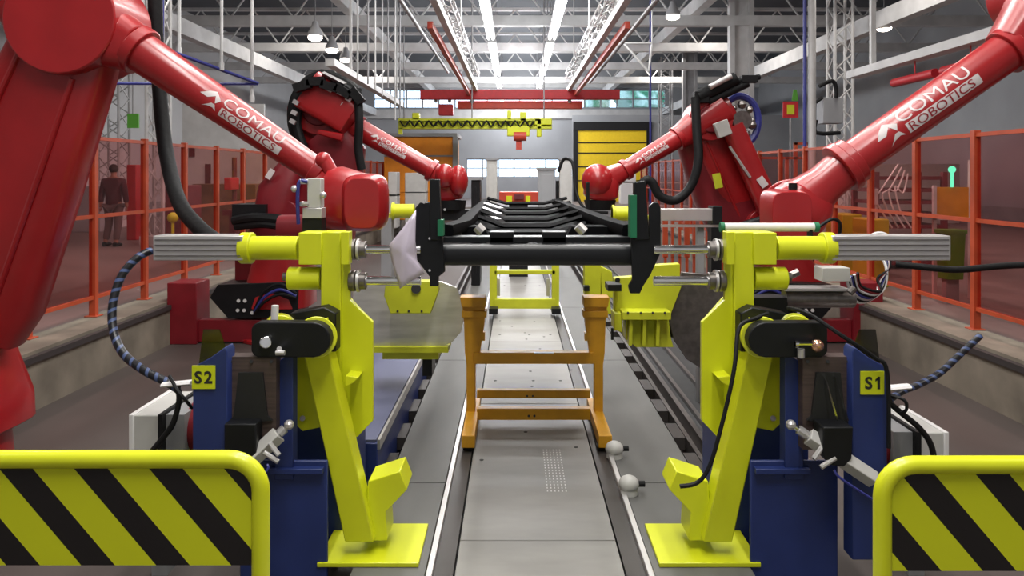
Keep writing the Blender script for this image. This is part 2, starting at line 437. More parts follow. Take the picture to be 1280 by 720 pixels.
# ------------------------------------------------------------------ central deck (stepped conveyor bed)
XC = 0.117
def deck():
    t = thing('conveyor_deck', (XC, 2.5, PZ), 'long grey steel conveyor bed running down the middle of the line', 'conveyor')
    y0, y1 = 1.6, 25.5
    hw = 0.403
    part('bed', B().bb(XC-.80, XC+.80, y0, y1, PZ, DZ-.05), 'slot', t)
    b = B(); y = y0
    while y < y1:
        b.bb(XC-hw, XC+hw, y, min(y+2.35, y1)-.008, DZ-.03, DZ); y += 2.35
    part('centre_plate', b, 'deck', t, bevel=.003)
    hb = B()
    for (px, py) in ((602,575),(720,559),(663,464),(665,483),(625,401),(668,402),(656,416),(658,424),(680,421),(675,436),(657,540),(713,462),(640,408)):
        Y = F*1.9/(py-VY); p = P(px, py, Y); hb.cyl((p.x, Y, DZ-.005), (p.x, Y, DZ+.002), .014, seg=12)
    for y in (7, 9, 11, 13, 15):
        for x in (-.3, 0.05, .3): hb.cyl((XC+x, y, DZ-.005), (XC+x, y, DZ+.002), .014, seg=10)
    part('bolt_hole', hb, 'slot', t, 'dark bolt holes in the plate')
    for s in (-1, 1):
        part('track_channel', B().bb(XC+s*(hw+.012), XC+s*(hw+.105), y0, y1, DZ-.05, DZ-.012), 'track', t)
        part('guide_rail', B().bb(XC+s*(hw+.105), XC+s*(hw+.135), y0, y1, DZ-.04, DZ+.022), 'alu', t, bevel=.003)
        b = B(); y = y0
        while y < y1:
            b.bb(XC+s*(hw+.145), XC+s*(hw+.62 if s > 0 else hw+.50), y, min(y+3.1, y1)-.01, DZ-.03, DZ-.004); y += 3.1
        part('side_plate', b, 'deck_side', t, bevel=.003)
        ix = hw+.62 if s > 0 else hw+.50
        b = B().bb(XC+s*(ix+.10), XC+s*(ix+.13), 4.85, y1, DZ-.12, DZ-.01)
        b.bb(XC+s*(ix+.2), XC+s*(ix+.24), 4.85, y1, DZ-.12, DZ-.01)
        part('side_rail', b, 'steel', t)
        b = B(); y = 4.9
        while y < 12:
            b.bb(XC+s*(ix+.01), XC+s*(ix+.095), y, y+.32, DZ-.1, DZ-.012); y += .62
        part('link_block', b, 'track', t)
    part('outer_channel', B().bb(XC+1.30, XC+1.95, 5.1, y1, PZ, PZ+.06), 'slot', t)
    for x in (1.36, 1.58, 1.88): part('channel_rail', B().bb(XC+x, XC+x+.035, 5.1, y1, PZ+.06, PZ+.10), 'steel', t)
    # patch of anti-slip dots on the plate
    b = B()
    for i in range(6):
        for j in range(16):
            p = P(683+i*4.5, 600, F*1.9/(600-VY)); b.bb(p.x-.0035, p.x+.0035, 4.55+j*.045, 4.57+j*.045, DZ-.002, DZ+.0015)
    part('tread_pattern', b, 'white', t, 'patch of small pale dots')
    return t
deck()
def knob(px, py, lab):
    Y = F*1.88/(py+12-VY); p = P(px, py+12, Y)
    t = thing('rail_sensor', (p.x, Y, DZ), lab, 'sensor', 'sensors beside the right guide rail')
    b = B(); b.cyl((p.x, Y, DZ-.004), (p.x, Y, DZ+.03), .055, .05, 16); b.ball((p.x, Y, DZ+.055), .062, sz=.8)
    part('housing', b, 'alu_paint', t)
    b = B(); b.cyl((p.x+.05, Y, DZ+.055), (p.x+.095, Y, DZ+.055), .018, seg=10)
    part('plug', b, 'rubber', t, 'black cable plug')
knob(768, 555, 'pale round rail sensor just behind the other, beside the ochre trolley foot')
knob(786, 600, 'pale round rail sensor nearest the viewer beside the right guide rail')

# ================================================================== SAFETY FENCES
def fence(s, label):
    X = s*FX
    t = thing('safety_fence', (X, 8.0, 0.012), label, 'fence')
    off0, st = ((0.001898-0.00026*2), .00026) if s < 0 else (0.001994-0.000256*2, .000256)
    ys = [F*FX*(off0+st*i) for i in range(20)]
    for y in ys:
        part('fence_post', B().bb(X-.035, X+.035, y-.035, y+.035, 0.012, 2.0).bb(X-.07, X+.07, y-.07, y+.07, .012, .024), 'orange', t, bevel=.004)
    for i in range(len(ys)-1):
        b = B(); a, c = ys[i]+.035, ys[i+1]-.035
        for z in (1.955, 1.10, 0.22): b.bb(X-.02, X+.02, a, c, z-.02, z+.02)
        part('fence_rail', b, 'orange', t)
        part('fence_panel', B().bb(X-.004, X+.004, a, c, .24, 1.935), 'acrylic', t, 'red-tinted clear sheet')
fence(-1, 'orange safety fence with red-tinted panels along the left curb')
fence(1, 'orange safety fence with red-tinted panels along the right curb')

# ================================================================== ROBOTS
def decal(t, fo, p0, p1, r0, r1, u0, sc, flip=1, view=None):
    """lettering wrapped on the forearm. u runs along the arm, v around it"""
    p0 = Vector(p0); p1 = Vector(p1); d = (p1-p0); L = d.length; d.normalize()
    mid = (p0+p1)/2
    n = (Vector((0, 0, CZ))-mid); n = n-d*n.dot(d); n.normalize()
    tt = n.cross(d) if True else None
    if tt.z < 0: tt = -tt
    if flip < 0: p0, p1 = p0, p1
    def wrap(bm, off):
        zs = [v.co.y for v in bm.verts]; lo, hi = min(zs), max(zs); kx = int((hi-lo)/.012)+1
        for i in range(1, kx):
            bmesh.ops.bisect_plane(bm, geom=bm.verts[:]+bm.edges[:]+bm.faces[:], plane_co=(0, lo+(hi-lo)*i/kx, 0), plane_no=(0, 1, 0))
        for v in bm.verts:
            u = u0+v.co.x*1.0; a = v.co.y; R = (r0+(r1-r0)*min(1, max(0, u/L)))+off
            v.co = p0+d*u+n*R*math.cos(a/R)+tt*R*math.sin(a/R)
        return bm
    def quad(pts, name, m, off):
        bm = bmesh.new(); bm.faces.new([bm.verts.new((x*sc, y*sc, 0)) for x, y in pts]); wrap(bm, off)
        b = B(); b.bm.free(); b.bm = bm
        o = part(name, b, m, t, recalc=False); return o
    def word(txt, size, x, y, m, off, stretch=1.0):
        bm = text_mesh(txt, size*sc)
        xs = [v.co.x for v in bm.verts]; ys = [v.co.y for v in bm.verts]
        w = max(xs)-min(xs)
        for v in bm.verts: v.co.x = (v.co.x-min(xs))*stretch+x*sc; v.co.y = (v.co.y-min(ys))+y*sc
        wrap(bm, off); b = B(); b.bm.free(); b.bm = bm
        return part('lettering', b, m, t, recalc=False)
    quad([(.215, -.078), (.80, -.078), (.80, -.005), (.215, -.005)], 'decal_band', 'decal', .0015)
    quad([(0, .0), (.055, .055), (.105, .085), (.18, .03), (.15, -.01), (.12, .045), (.07, .0)], 'emblem', 'decal', .0015)
    quad([(.06, -.085), (.125, -.02), (.155, -.02), (.185, -.065), (.15, -.05), (.10, -.06)], 'emblem', 'decal', .0015)
    word('COMAU', .125, .20, .012, 'decal', .002, 1.28)
    word('ROBOTICS', .085, .235, -.070, 'letter_red', .0035, 1.28)

def robot(label, pts, Y, sc, front=True, text=None):
    """pts: picture points of the joints; everything is built at real size around depth Y"""
    g = lambda n: P(*pts[n][:2], pts[n][2] if len(pts[n]) > 2 else Y)
    m = Y/F            # metres per picture pixel at that depth, only used to read sizes off the photo
    base = g('base'); S = g('shoulder'); E = g('elbow'); F0 = g('fore0'); F1 = g('fore1'); Wc = g('wrist'); T = g('tip')
    t = thing('industrial_robot', (base.x, base.y, PZ), label, 'robot')
    yv = Vector((0, 1, 0))
    # base pedestal and turret
    b = B(); b.cyl((base.x, base.y, PZ), (base.x, base.y, PZ+.05), .50, seg=32); b.cyl((base.x, base.y, PZ+.05), (base.x, base.y, PZ+.42), .36, .33, 32)
    part('base', b, 'red', t, bevel=.01)
    b = B(); b.loft([(base.x, base.y, PZ+.42), (base.x, base.y, PZ+.62), ((base.x+S.x)/2, base.y, S.z-.22), (S.x, base.y, S.z)], [(.40, .40), (.40, .38), (.30, .30), (.24, .26)], 24, 4)
    b.cyl(S-yv*.30, S+yv*.30, .24, seg=28)
    part('turret', b, 'red', t, bevel=.01)
    part('shoulder_motor', B().cyl(S-yv*.48, S-yv*.30, .13, .12, 20), 'red_dark', t, bevel=.01)
    # lower arm
    w0, w1, w2 = pts['lower_w']
    q = E-S
    b = B(); b.loft([S, S+q*.12, S+q*.5, S+q*.88, E], [(w0*.9, .13), (w0, .15), (w1, .14), (w2, .15), (w2*.85, .13)], 24, 4)
    lo = part('lower_arm', b, 'red', t, bevel=.006)
    # raised edge ribs along the lower arm
    side = q.cross(yv).normalized()
    b = B()
    for sg in (-1, 1):
        b.cyl(S+q*.15+side*sg*w1*.62-yv*.15, S+q*.85+side*sg*w2*.55-yv*.15, .018, seg=8)
    part('rib', b, 'red', lo)
    # elbow housing
    b = B(); b.cyl(E-yv*.21, E+yv*.26, pts['elbow_r'], seg=32)
    d = (F1-F0).normalized(); fr = pts['fore_r']
    b.loft([E-d*pts['elbow_r']*1.15, E-d*.05, E+(F0-E)*.6, F0], [(pts['elbow_r']*.72, .19), (pts['elbow_r']*.98, .21), (fr[0]*1.45, fr[0]*1.35), (fr[0]*1.12, fr[0]*1.12)], 24, 3)
    eh = part('elbow_housing', b, 'red', t, bevel=.01)
    if 'nocover' not in pts: part('elbow_cover', B().cyl(E-yv*.245, E-yv*.20, pts['elbow_r']*.62, pts['elbow_r']*.66, 28), 'red_dark', eh, bevel=.006)
    # forearm
    b = B(); b.cyl(F0, F1, fr[0], fr[1], 36)
    b.cyl(F0-d*.03, F0+d*.04, fr[0]*1.22, seg=36)
    b.cyl(F1-d*.035, F1+d*.03, fr[1]*1.28, seg=36)
    part('forearm', b, 'red', t, bevel=.006)
    # wrist: neck, fork body, end cover
    wr = pts['wrist_r']
    b = B(); b.loft([F1, F1+(Wc-F1)*.55, Wc], [(fr[1]*1.0, fr[1]*1.0), (wr*.72, wr*.8), (wr*.95, wr*.95)], 24, 2.6)
    part('wrist_neck', b, 'red', t)
    b = B(); dn = (T-Wc)
    b.loft([Wc-dn*.45, Wc-dn*.28, Wc, Wc+dn*.75, T], [(wr*.55, wr*.6), (wr*.95, wr*.92), (wr*1.08, wr), (wr*1.05, wr*.98), (wr*.8, wr*.8)], 28, 3.2)
    wb = part('wrist', b, 'red', t)
    return t, g, wb, lo, eh

# front left
FLp = dict(base=(-62, 600, 4.9), shoulder=(-52, 400, 4.9), elbow=(98, 30, 4.75), fore0=(172, 62, 4.7), fore1=(398, 215, 4.75), wrist=(418, 246, 4.75), tip=(456, 256, 4.75),
           lower_w=(.47, .41, .33), elbow_r=.34, nocover=1, fore_r=(.128, .083), wrist_r=.182)
t, g, wb, lo, eh = robot('big red robot nearest on the left, forearm slanting down to its wrist, lettering on it', FLp, 4.9, 1)
decal(t, None, g('fore0'), g('fore1'), .128, .083, .50, .74)
# wrist end cover facing the viewer
c = P(453, 254, 4.55)
b = B(); b.loft([c-Vector((0, .02, 0)), c+Vector((0, .03, 0)), c+Vector((0, .16, 0))], [(.105, .150), (.135, .172), (.135, .178)], 28, 3.6, up=(0, 0, 1))
part('wrist_cover', b, 'red', t, 'rounded end cover', bevel=.004)
b = B(); b.cyl(P(405, 200, 4.68), P(415, 217, 4.68), .045, seg=14); b.ball(P(404, 200, 4.68), .05)
part('wrist_motor', b, 'red', t)
b = B().loft([P(352, 285, 4.9), P(440, 285, 4.9)], [(.085, .12), (.09, .12)], 20, 3)
part('tool_flange', b, 'red_dark', t)
b = B().tube([P(194, -140, 5.1), P(194, 0, 5.1), P(198, 90, 5.1), P(206, 180, 5.0), P(222, 248, 4.8), P(246, 282, 4.6), P(275, 304, 4.45), P(300, 312, 4.3)], .047, 14)
part('supply_hose', b, 'rubber', t, 'thick black corrugated hose')

# front right
FRp = dict(base=(1440, 600, 4.9), shoulder=(1400, 380, 4.9), elbow=(1330, -20, 4.75), fore0=(1262, 62, 4.7), fore1=(1062, 203, 4.75), wrist=(1004, 252, 4.8), tip=(985, 285, 4.8),
           lower_w=(.30, .27, .29), elbow_r=.34, nocover=1, fore_r=(.122, .118), wrist_r=.165)
t, g, wb, lo, eh = robot('big red robot nearest on the right, white lettering on its raised forearm', FRp, 4.9, 1)
f0, f1 = g('fore1'), g('fore0')
decal(t, None, f0, f1, .118, .122, .17, .90)
d = (f1-f0).normalized()
b = B(); b.cyl(f0-d*.075, f0-d*.02, .165, seg=32); b.cyl(f0-d*.02, f0+d*.03, .15, seg=32)
part('forearm_flange', b, 'red', t, bevel=.006)
b = B().cyl(P(990, 262, 4.95), P(990, 262, 5.12), .20, seg=36)
part('wrist_disc', b, 'red', t, bevel=.01)
c = P(989, 268, 4.55)
b = B(); b.loft([c-Vector((0, .02, 0)), c+Vector((0, .03, 0)), c+Vector((0, .22, 0))], [(.118, .135), (.12, .145), (.12, .15)], 28, 4.5, up=(0, 0, 1))
part('wrist_cover', b, 'red', t, 'square rounded end cover', bevel=.004)
part('cap', B().cyl(P(991, 237, 4.63), P(991, 229, 4.63), .026, seg=14), 'rubber', t, 'small black cap')
part('tool_flange', B().loft([P(968, 306, 4.85), P(1020, 306, 4.85)], [(.09, .13), (.09, .13)], 20, 3), 'red_dark', t)

# middle left
MLp = dict(base=(352, 420, 9.6), shoulder=(372, 262, 9.6), elbow=(404, 138, 9.5), fore0=(446, 160, 9.4), fore1=(540, 213, 9.4), wrist=(560, 225, 9.4), tip=(563, 250, 9.4),
           lower_w=(.38, .34, .30), elbow_r=.32, fore_r=(.135, .11), wrist_r=.175)
t, g, wb, lo, eh = robot('red robot further back on the left, black cable arch over its elbow', MLp, 9.6, 2)
decal(t, None, g('fore0'), g('fore1'), .135, .11, .22, .62)
b = B(); b.loft([P(332, 300, 9.3), P(350, 240, 9.3), P(368, 205, 9.4)], [(.2, .2), (.25, .22), (.14, .2)], 20, 3)
part('counterweight', b, 'red_dark', t)
part('id_plate', B().loft([P(334, 223, 9.05), P(341, 212, 9.05)], [(.035, .01), (.035, .01)], 4, 2), 'decal', t, 'small white plate')
b = B()
b.tube([P(374, 180, 9.3), P(366, 150, 9.3), P(372, 118, 9.3), P(398, 94, 9.3), P(430, 103, 9.2), P(447, 118, 9.2)], .07, 10)
b.tube([P(380, 185, 9.2), P(371, 155, 9.2), P(378, 124, 9.2), P(402, 101, 9.2), P(434, 112, 9.1), P(450, 130, 9.1)], .055, 10)
for i in range(5): b.box(P(378+i*17, 102+abs(i-1)*6, 9.0), (.2, .12, .1), Matrix.Rotation(.3*i-.3, 3, 'Y'))
part('cable_arch', b, 'rubber', t, 'black cable guide arch')
b = B()
for (x, y) in ((370, 128), (368, 141), (412, 112), (425, 116), (436, 124), (430, 132), (366, 152)): b.box(P(x, y, 9.05), (.07, .05, .05), Matrix.Rotation(.5, 3, 'Y'))
part('cable_clip', b, 'alu', t, 'shiny cable clips')
b = B().tube([P(447, 112, 9.1), P(449, 150, 9.0), P(448, 185, 9.0), P(452, 212, 9.0)], .052, 12)
part('supply_hose', b, 'rubber', t)
part('carrier_bar', B().loft([P(404, 92, 9.1), P(432, 106, 9.1)], [(.03, .1), (.03, .1)], 4, 2), 'alu', t, 'pale carrier bar')
part('elbow_block', B().loft([P(386, 112, 9.2), P(440, 150, 9.15)], [(.26, .14), (.2, .14)], 24, 5), 'red', t, bevel=.01)
part('shoulder_bulk', B().loft([P(405, 165, 9.35), P(425, 190, 9.35), P(415, 235, 9.4), P(395, 290, 9.4)], [(.26, .14), (.32, .16), (.36, .18), (.4, .18)], 24, 4), 'red_dark', t)
part('elbow_rib', B().loft([P(398, 165, 9.05), P(428, 172, 9.05)], [(.03, .04), (.05, .05)], 12, 3), 'red', t)
# black wrist tool
b = B(); b.cyl(P(563, 250, 9.4), P(563, 262, 9.4), .2, .18, 20); b.bb(*[P(552, 0, 9.4).x, P(590, 0, 9.4).x], 9.3, 9.6, P(0, 275, 9.4).z, P(0, 262, 9.4).z)
part('tool_head', b, 'rubber', t)
part('wrist_housing', B().ball(P(573, 226, 9.25), .15, sx=.8, sy=1, sz=1.3), 'red', t)
part('wrist_housing', B().ball(P(556, 220, 9.2), .15, sx=.8, sy=1, sz=1.0), 'red', t)
robot_ml = t

# middle right
MRp = dict(base=(985, 420, 9.8), shoulder=(948, 282, 9.8), elbow=(884, 150, 9.6), fore0=(848, 172, 9.5), fore1=(782, 212, 9.4), wrist=(752, 228, 9.4), tip=(750, 250, 9.4),
           lower_w=(.36, .33, .30), elbow_r=.27, fore_r=(.125, .105), wrist_r=.20)
t, g, wb, lo, eh = robot('red robot further back on the right with blue cable reel at its elbow', MRp, 9.6, 2)
decal(t, None, g('fore1'), g('fore0'), .105, .125, .12, .58)
d = (g('fore0')-g('fore1')).normalized()
part('forearm_root', B().loft([g('fore0'), P(905, 135, 9.5)], [(.14, .14), (.19, .17)], 24, 3), 'red', t)
part('parallel_link', B().loft([P(915, 158, 9.35), P(962, 262, 9.35)], [(.13, .1), (.14, .1)], 20, 4), 'red', t)
part('link_stripe', B().loft([P(912, 183, 9.22), P(938, 222, 9.22)], [(.016, .01), (.016, .01)], 4, 2), 'alu', t, 'bright seam strip')
part('id_plate', B().loft([P(949, 222, 9.22), P(957, 233, 9.22)], [(.045, .01), (.045, .01)], 4, 2), 'decal', t, 'small white plate')
part('shoulder_sticker', B().loft([P(895, 217, 9.38), P(899, 235, 9.38)], [(.05, .012), (.05, .012)], 4, 2), 'yellow_far', t, 'yellow sticker')
part('shoulder_bulk', B().loft([P(880, 165, 9.75), P(905, 235, 9.8), P(935, 300, 9.8)], [(.38, .2), (.42, .2), (.42, .2)], 24, 4), 'red_dark', t)
part('junction_box', B().box(P(903, 161, 9.2), (.17, .1, .19), Matrix.Rotation(-.35, 3, 'Y')), 'alu_paint', t, 'square pale junction box', bevel=.01)
# cable reel
c = P(925, 151, 9.55); b = B()
ring = [c+Vector((math.cos(a)*.23, 0, math.sin(a)*.31)) for a in [2*PI*i/32 for i in range(33)]]
b.loft(ring, .045, 8, up=(0, 1, 0), cap=False)
part('reel_rim', b, 'pipe_blue', t, 'dark blue reel rim')
b = B()
for i in range(9):
    a = i*.75; b.ball(c+Vector((math.cos(a)*.14, -.05, math.sin(a)*.2)), .04+.01*(i % 3), seg=8)
b.cyl(c-Vector((0, .1, 0)), c+Vector((0, .1, 0)), .12, seg=18)
part('reel_fittings', b, 'steel', t)
b = B(); b.cyl(P(872, 122, 9.4), P(920, 98, 9.4), .085, seg=18); b.cyl(P(885, 128, 9.4), P(935, 104, 9.4), .05, seg=12); b.cyl(P(920, 102, 9.4), P(950, 96, 9.4), .035, seg=10)
b.box(P(936, 99, 9.4), (.2, .12, .09)); b.box(P(876, 122, 9.4), (.18, .14, .14))
part('balance_cylinder', b, 'rubber', t, 'black cylinder over the elbow', bevel=.006)
part('cylinder_sleeve', B().cyl(P(887, 109, 9.28), P(914, 95, 9.28), .035, seg=14), 'alu', t, 'bright sleeve')
b = B().tube([P(869, 122, 9.3), P(871, 165, 9.25), P(873, 200, 9.2), P(864, 232, 9.2), P(845, 250, 9.2), P(825, 245, 9.2), P(815, 228, 9.2), P(806, 226, 9.2), P(798, 240, 9.2)], .055, 12)
part('supply_hose', b, 'rubber', t)
b = B(); b.cyl(P(750, 250, 9.4), P(750, 262, 9.4), .2, .17, 20)
part('tool_head', b, 'rubber', t)
robot_mr = t
part('wrist_ball', B().ball(P(747, 226, 9.32), .2, sx=1, sz=1.05), 'red', t)

# red steel base skids for the middle robots with cable boxes
def skid(mir, t):
    a = P(218, 350, 9.3)
    xm = XC+.0 if mir else None
    mm = (0.12 if mir else None)
    base = P(300, 410, 9.6); bx = base.x if not mir else 2*0.12-base.x
    def pz(y, Y=9.4): return P(0, y, Y).z
    q = lambda x: P(x, 0, 9.4).x
    b = B(mm); b.bb(q(218), q(254), 9.2, 9.6, PZ, pz(351)); b.prism([(q(212), 9.25, PZ), (q(218), 9.25, PZ), (q(218), 9.25, PZ+.15)], (0, .3, 0))
    part('end_post', b, 'red_dark', t, bevel=.008)
    b = B(mm); b.bb(q(254), q(378), 9.25, 9.4, PZ+.02, pz(397)); b.bb(q(286), q(355), 9.6, 9.9, pz(365), pz(325))
    part('sill', b, 'red_dark', t, bevel=.008)
    b = B(mm); b.pp([(262, 372), (272, 356), (372, 352), (372, 398), (285, 398)], 9.22, .5)
    part('valve_box', b, 'black', t, 'black valve box', bevel=.006)
    b = B(mm)
    for x, y in ((298, 376), (306, 376), (297, 388), (305, 388), (315, 391)): b.cyl(P(x, y, 9.2), P(x, y, 9.24), .022, seg=8)
    part('connector', b, 'alu', t)
    for i, (m_, ofs) in enumerate((('pipe_blue', 0), ('rubber', 6), ('rubber', -7))):
        part('cable', B(mm).tube([P(318, 390+ofs*.3, 9.15), P(330, 372+ofs, 9.1), P(350, 362+ofs, 9.1), P(370, 370+ofs*.4, 9.15)], .018, 8), m_, t)
    # stack under the robot: black cables and trays
    b = B(mm); b.bb(q(305), q(345), 9.0, 9.5, pz(268), pz(254)); b.tube([P(293, 276, 9), P(320, 272, 8.9), P(360, 276, 8.9), P(392, 286, 9)], .06, 10); b.tube([P(295, 283, 9), P(330, 280, 8.9), P(370, 286, 8.9)], .05, 10)
    part('cable_tray', b, 'black', t)
    return t
skid(False, robot_ml)
skid(True, robot_mr)

# ================================================================== CLAMPING STATIONS
YS = 3.9
SX = 0.115
def station(mir):
    s = SX if mir else None
    b0 = P(425, 680, YS); bx = 2*SX-b0.x if mir else b0.x
    side = 'right' if mir else 'left'
    t = thing('clamping_station', (bx, YS, PZ), 'yellow clamping stand on blue pedestal marked %s, at the %s' % ('S1' if mir else 'S2', side), 'clamping station')
    nb = lambda: B(s)
    # column
    part('column', nb().pp([(401, 290), (426, 290), (426, 545), (401, 545)], YS+.02, .14), 'yellow', t, bevel=.006)
    part('column_flange', nb().pp([(426, 290), (437, 290), (437, 375), (466, 403), (466, 526), (447, 546), (426, 552)], YS+.05, .035), 'yellow', t, bevel=.003)
    part('rear_flange', nb().pp([(404, 380), (437, 372), (464, 403), (464, 520), (440, 540), (404, 540)], YS+.17, .03), 'yellow', t, bevel=.003)
    part('gusset', nb().pp([(432, 470), (448, 472), (441, 479), (432, 483)], YS-.06, .12), 'yellow', t, bevel=.002)
    # slanted brace down to the floor
    part('brace', nb().pp([(374, 418), (408, 398), (412, 445), (467, 678), (431, 678), (383, 458)], YS-.16, .13), 'yellow', t, bevel=.006)
    part('brace_plate', nb().pp([(360, 440), (402, 440), (402, 534), (378, 539), (365, 526)], YS-.02, .04), 'yellow', t, bevel=.003)
    part('pivot_bolt', nb().cyl(P(378, 523, YS-.02), P(378, 523, YS-.035), .014, seg=12), 'steel', t)
    b = nb(); b.pp([(452, 676), (458, 640), (460, 602), (500, 589), (509, 612), (482, 640), (484, 676)], YS-.10, .2)
    part('foot', b, 'yellow', t, bevel=.005)
    part('foot_plate', nb().bb(P(410, 0, YS).x, P(530, 0, YS).x, YS-.22, YS+.2, DZ-.003, DZ+.018), 'yellow', t, bevel=.003)
    # clamp pivot
    part('pivot_drum', nb().cyl(P(395, 422, YS-.25), P(395, 420, YS+.02), .10, seg=32), 'yellow', t, bevel=.004)
    part('second_drum', nb().cyl(P(350, 416, YS-.16), P(350, 412, YS+.02), .085, seg=28), 'yellow', t, bevel=.004)
    b = nb(); pts = []
    for i in range(9):
        a = -PI/2+PI*i/8; pts.append((391+22*math.cos(a), 425+22*math.sin(a)))
    pts += [(322, 447), (317, 444), (314, 439), (314, 411), (317, 406), (322, 403)]
    b.pp(pts, YS-.30, .07); ca = part('clamp_arm', b, 'black', t, 'black clamp arm', bevel=.005)
    part('clamp_block', nb().pp([(362, 392), (405, 384), (420, 392), (420, 440), (404, 440)], YS-.12, .1), 'black', t, bevel=.006)
    if not mir:
        part('clamp_bolt', nb().cyl(P(332, 428, YS-.33), P(332, 428, YS-.29), .028, seg=20), 'chrome', ca, 'shiny round bolt', bevel=.004)
        b = nb().cyl(P(349, 436, YS-.36), P(349, 436, YS-.29), .012, seg=10).cyl(P(345, 441, YS-.36), P(356, 441, YS-.36), .012, seg=10)
        part('toggle', b, 'alu', ca)
        part('locating_pin', nb().cyl(P(343, 402, YS-.2), P(344, 382, YS-.2), .018, seg=14), 'white', t, 'white pin')
    else:
        b = nb().cyl(P(368-22+10, 430, YS-.34), P(334, 430, YS-.34), .011, seg=10).cyl(P(356, 430, YS-.34), P(352, 430, YS-.34), .018, seg=12)
        part('toggle', b, 'chrome', ca)
        part('toggle_knob', nb().ball(P(328, 432, YS-.34), .03), 'copper', ca, 'worn copper coloured knob')
        part('toggle_nut', nb().cyl(P(348, 436, YS-.33), P(348, 447, YS-.33), .017, seg=12), 'alu', ca)
        b = nb()
        for x, y in ((350, 409), (336, 412)): b.cyl(P(x, y, YS-.165), P(x, y, YS-.15), .012, seg=10)
        part('drum_hole', b, 'slot', t)
    # upper sleeves
    b = nb(); b.cyl(P(314, 310, YS+.08), P(374, 310, YS+.08), .062, seg=28); b.bb(P(373, 0, YS).x, P(402, 0, YS).x, YS, YS+.16, P(0, 331, YS).z, P(0, 291, YS).z)
    part('upper_sleeve', b, 'yellow', t, bevel=.004)
    b = nb(); b.cyl(P(302, 310, YS+.08), P(316, 310, YS+.08), .082, seg=32)
    part('sleeve_flange', b, 'yellow', t, bevel=.004)
    b = nb()
    for a in (.8, 2.3, 3.9, 5.4): b.cyl(P(301.5, 310, YS+.08)+Vector((0, math.cos(a)*.07, math.sin(a)*.07)), P(303, 310, YS+.08)+Vector((0, math.cos(a)*.07, math.sin(a)*.07)), .008, seg=8)
    part('flange_bolt', b, 'steel', t)
    part('lower_sleeve', nb().cyl(P(361, 348, YS+.08), P(402, 348, YS+.08), .060, seg=28), 'yellow', t, bevel=.005)
    part('sleeve_stub', nb().cyl(P(354, 346, YS+.08), P(361, 346, YS+.08), .022, seg=14), 'steel', t)
    part('sleeve_block', nb().pp([(426, 290), (436, 290), (436, 331), (426, 331)], YS-.03, .08), 'yellow', t, bevel=.003)
    # aluminium drive housing
    a, c = P(154 if mir else 190, 295, YS), P(302, 326, YS)
    b = nb(); b.bb(a.x, c.x, YS+.01, YS+.15, c.z, a.z)
    dh = part('drive_housing', b, 'alu', t, bevel=.004)
    b = nb()
    for y in (300, 306.5, 313, 320): b.bb(a.x+.012, c.x-.01, YS+.004, YS+.012, P(0, y+.6, YS).z, P(0, y-.6, YS).z)
    part('housing_groove', b, 'steel', dh)
    # rods with collars towards the workpiece
    for y in (312, 351):
        part('guide_rod', nb().cyl(P(437, y, YS+.08), P(526, y, YS+.08), .024, seg=20), 'chrome', t, bevel=.002)
        b = nb().cyl(P(437, y, YS+.08), P(445, y, YS+.08), .055, seg=24).cyl(P(445, y, YS+.08), P(458, y, YS+.08), .045, seg=24)
        part('rod_collar', b, 'steel', t, bevel=.004)
        part('collar_ring', nb().cyl(P(447, y, YS+.08), P(450, y, YS+.08), .058, seg=24), 'alu', t)
    return t
st_l = station(False); st_r = station(True)
# cable on the right stand
part('cable', B().tube([P(960, 392, 3.7), P(945, 398, 3.66), P(924, 410, 3.62), P(918, 460, 3.55), P(905, 520, 3.52), P(888, 580, 3.5), P(872, 603, 3.5), P(850, 608, 3.5)], .010, 8), 'rubber', st_r, 'thin black cable down the brace')
part('long_cable', B().tube([P(985, 385, 3.75), P(1010, 392, 3.6), P(1050, 418, 3.5), P(1092, 446, 3.5), P(1109, 466, 3.5), P(1111, 560, 3.5)], .010, 8), 'rubber', st_r, 'thin black cable to the blue cabinet')

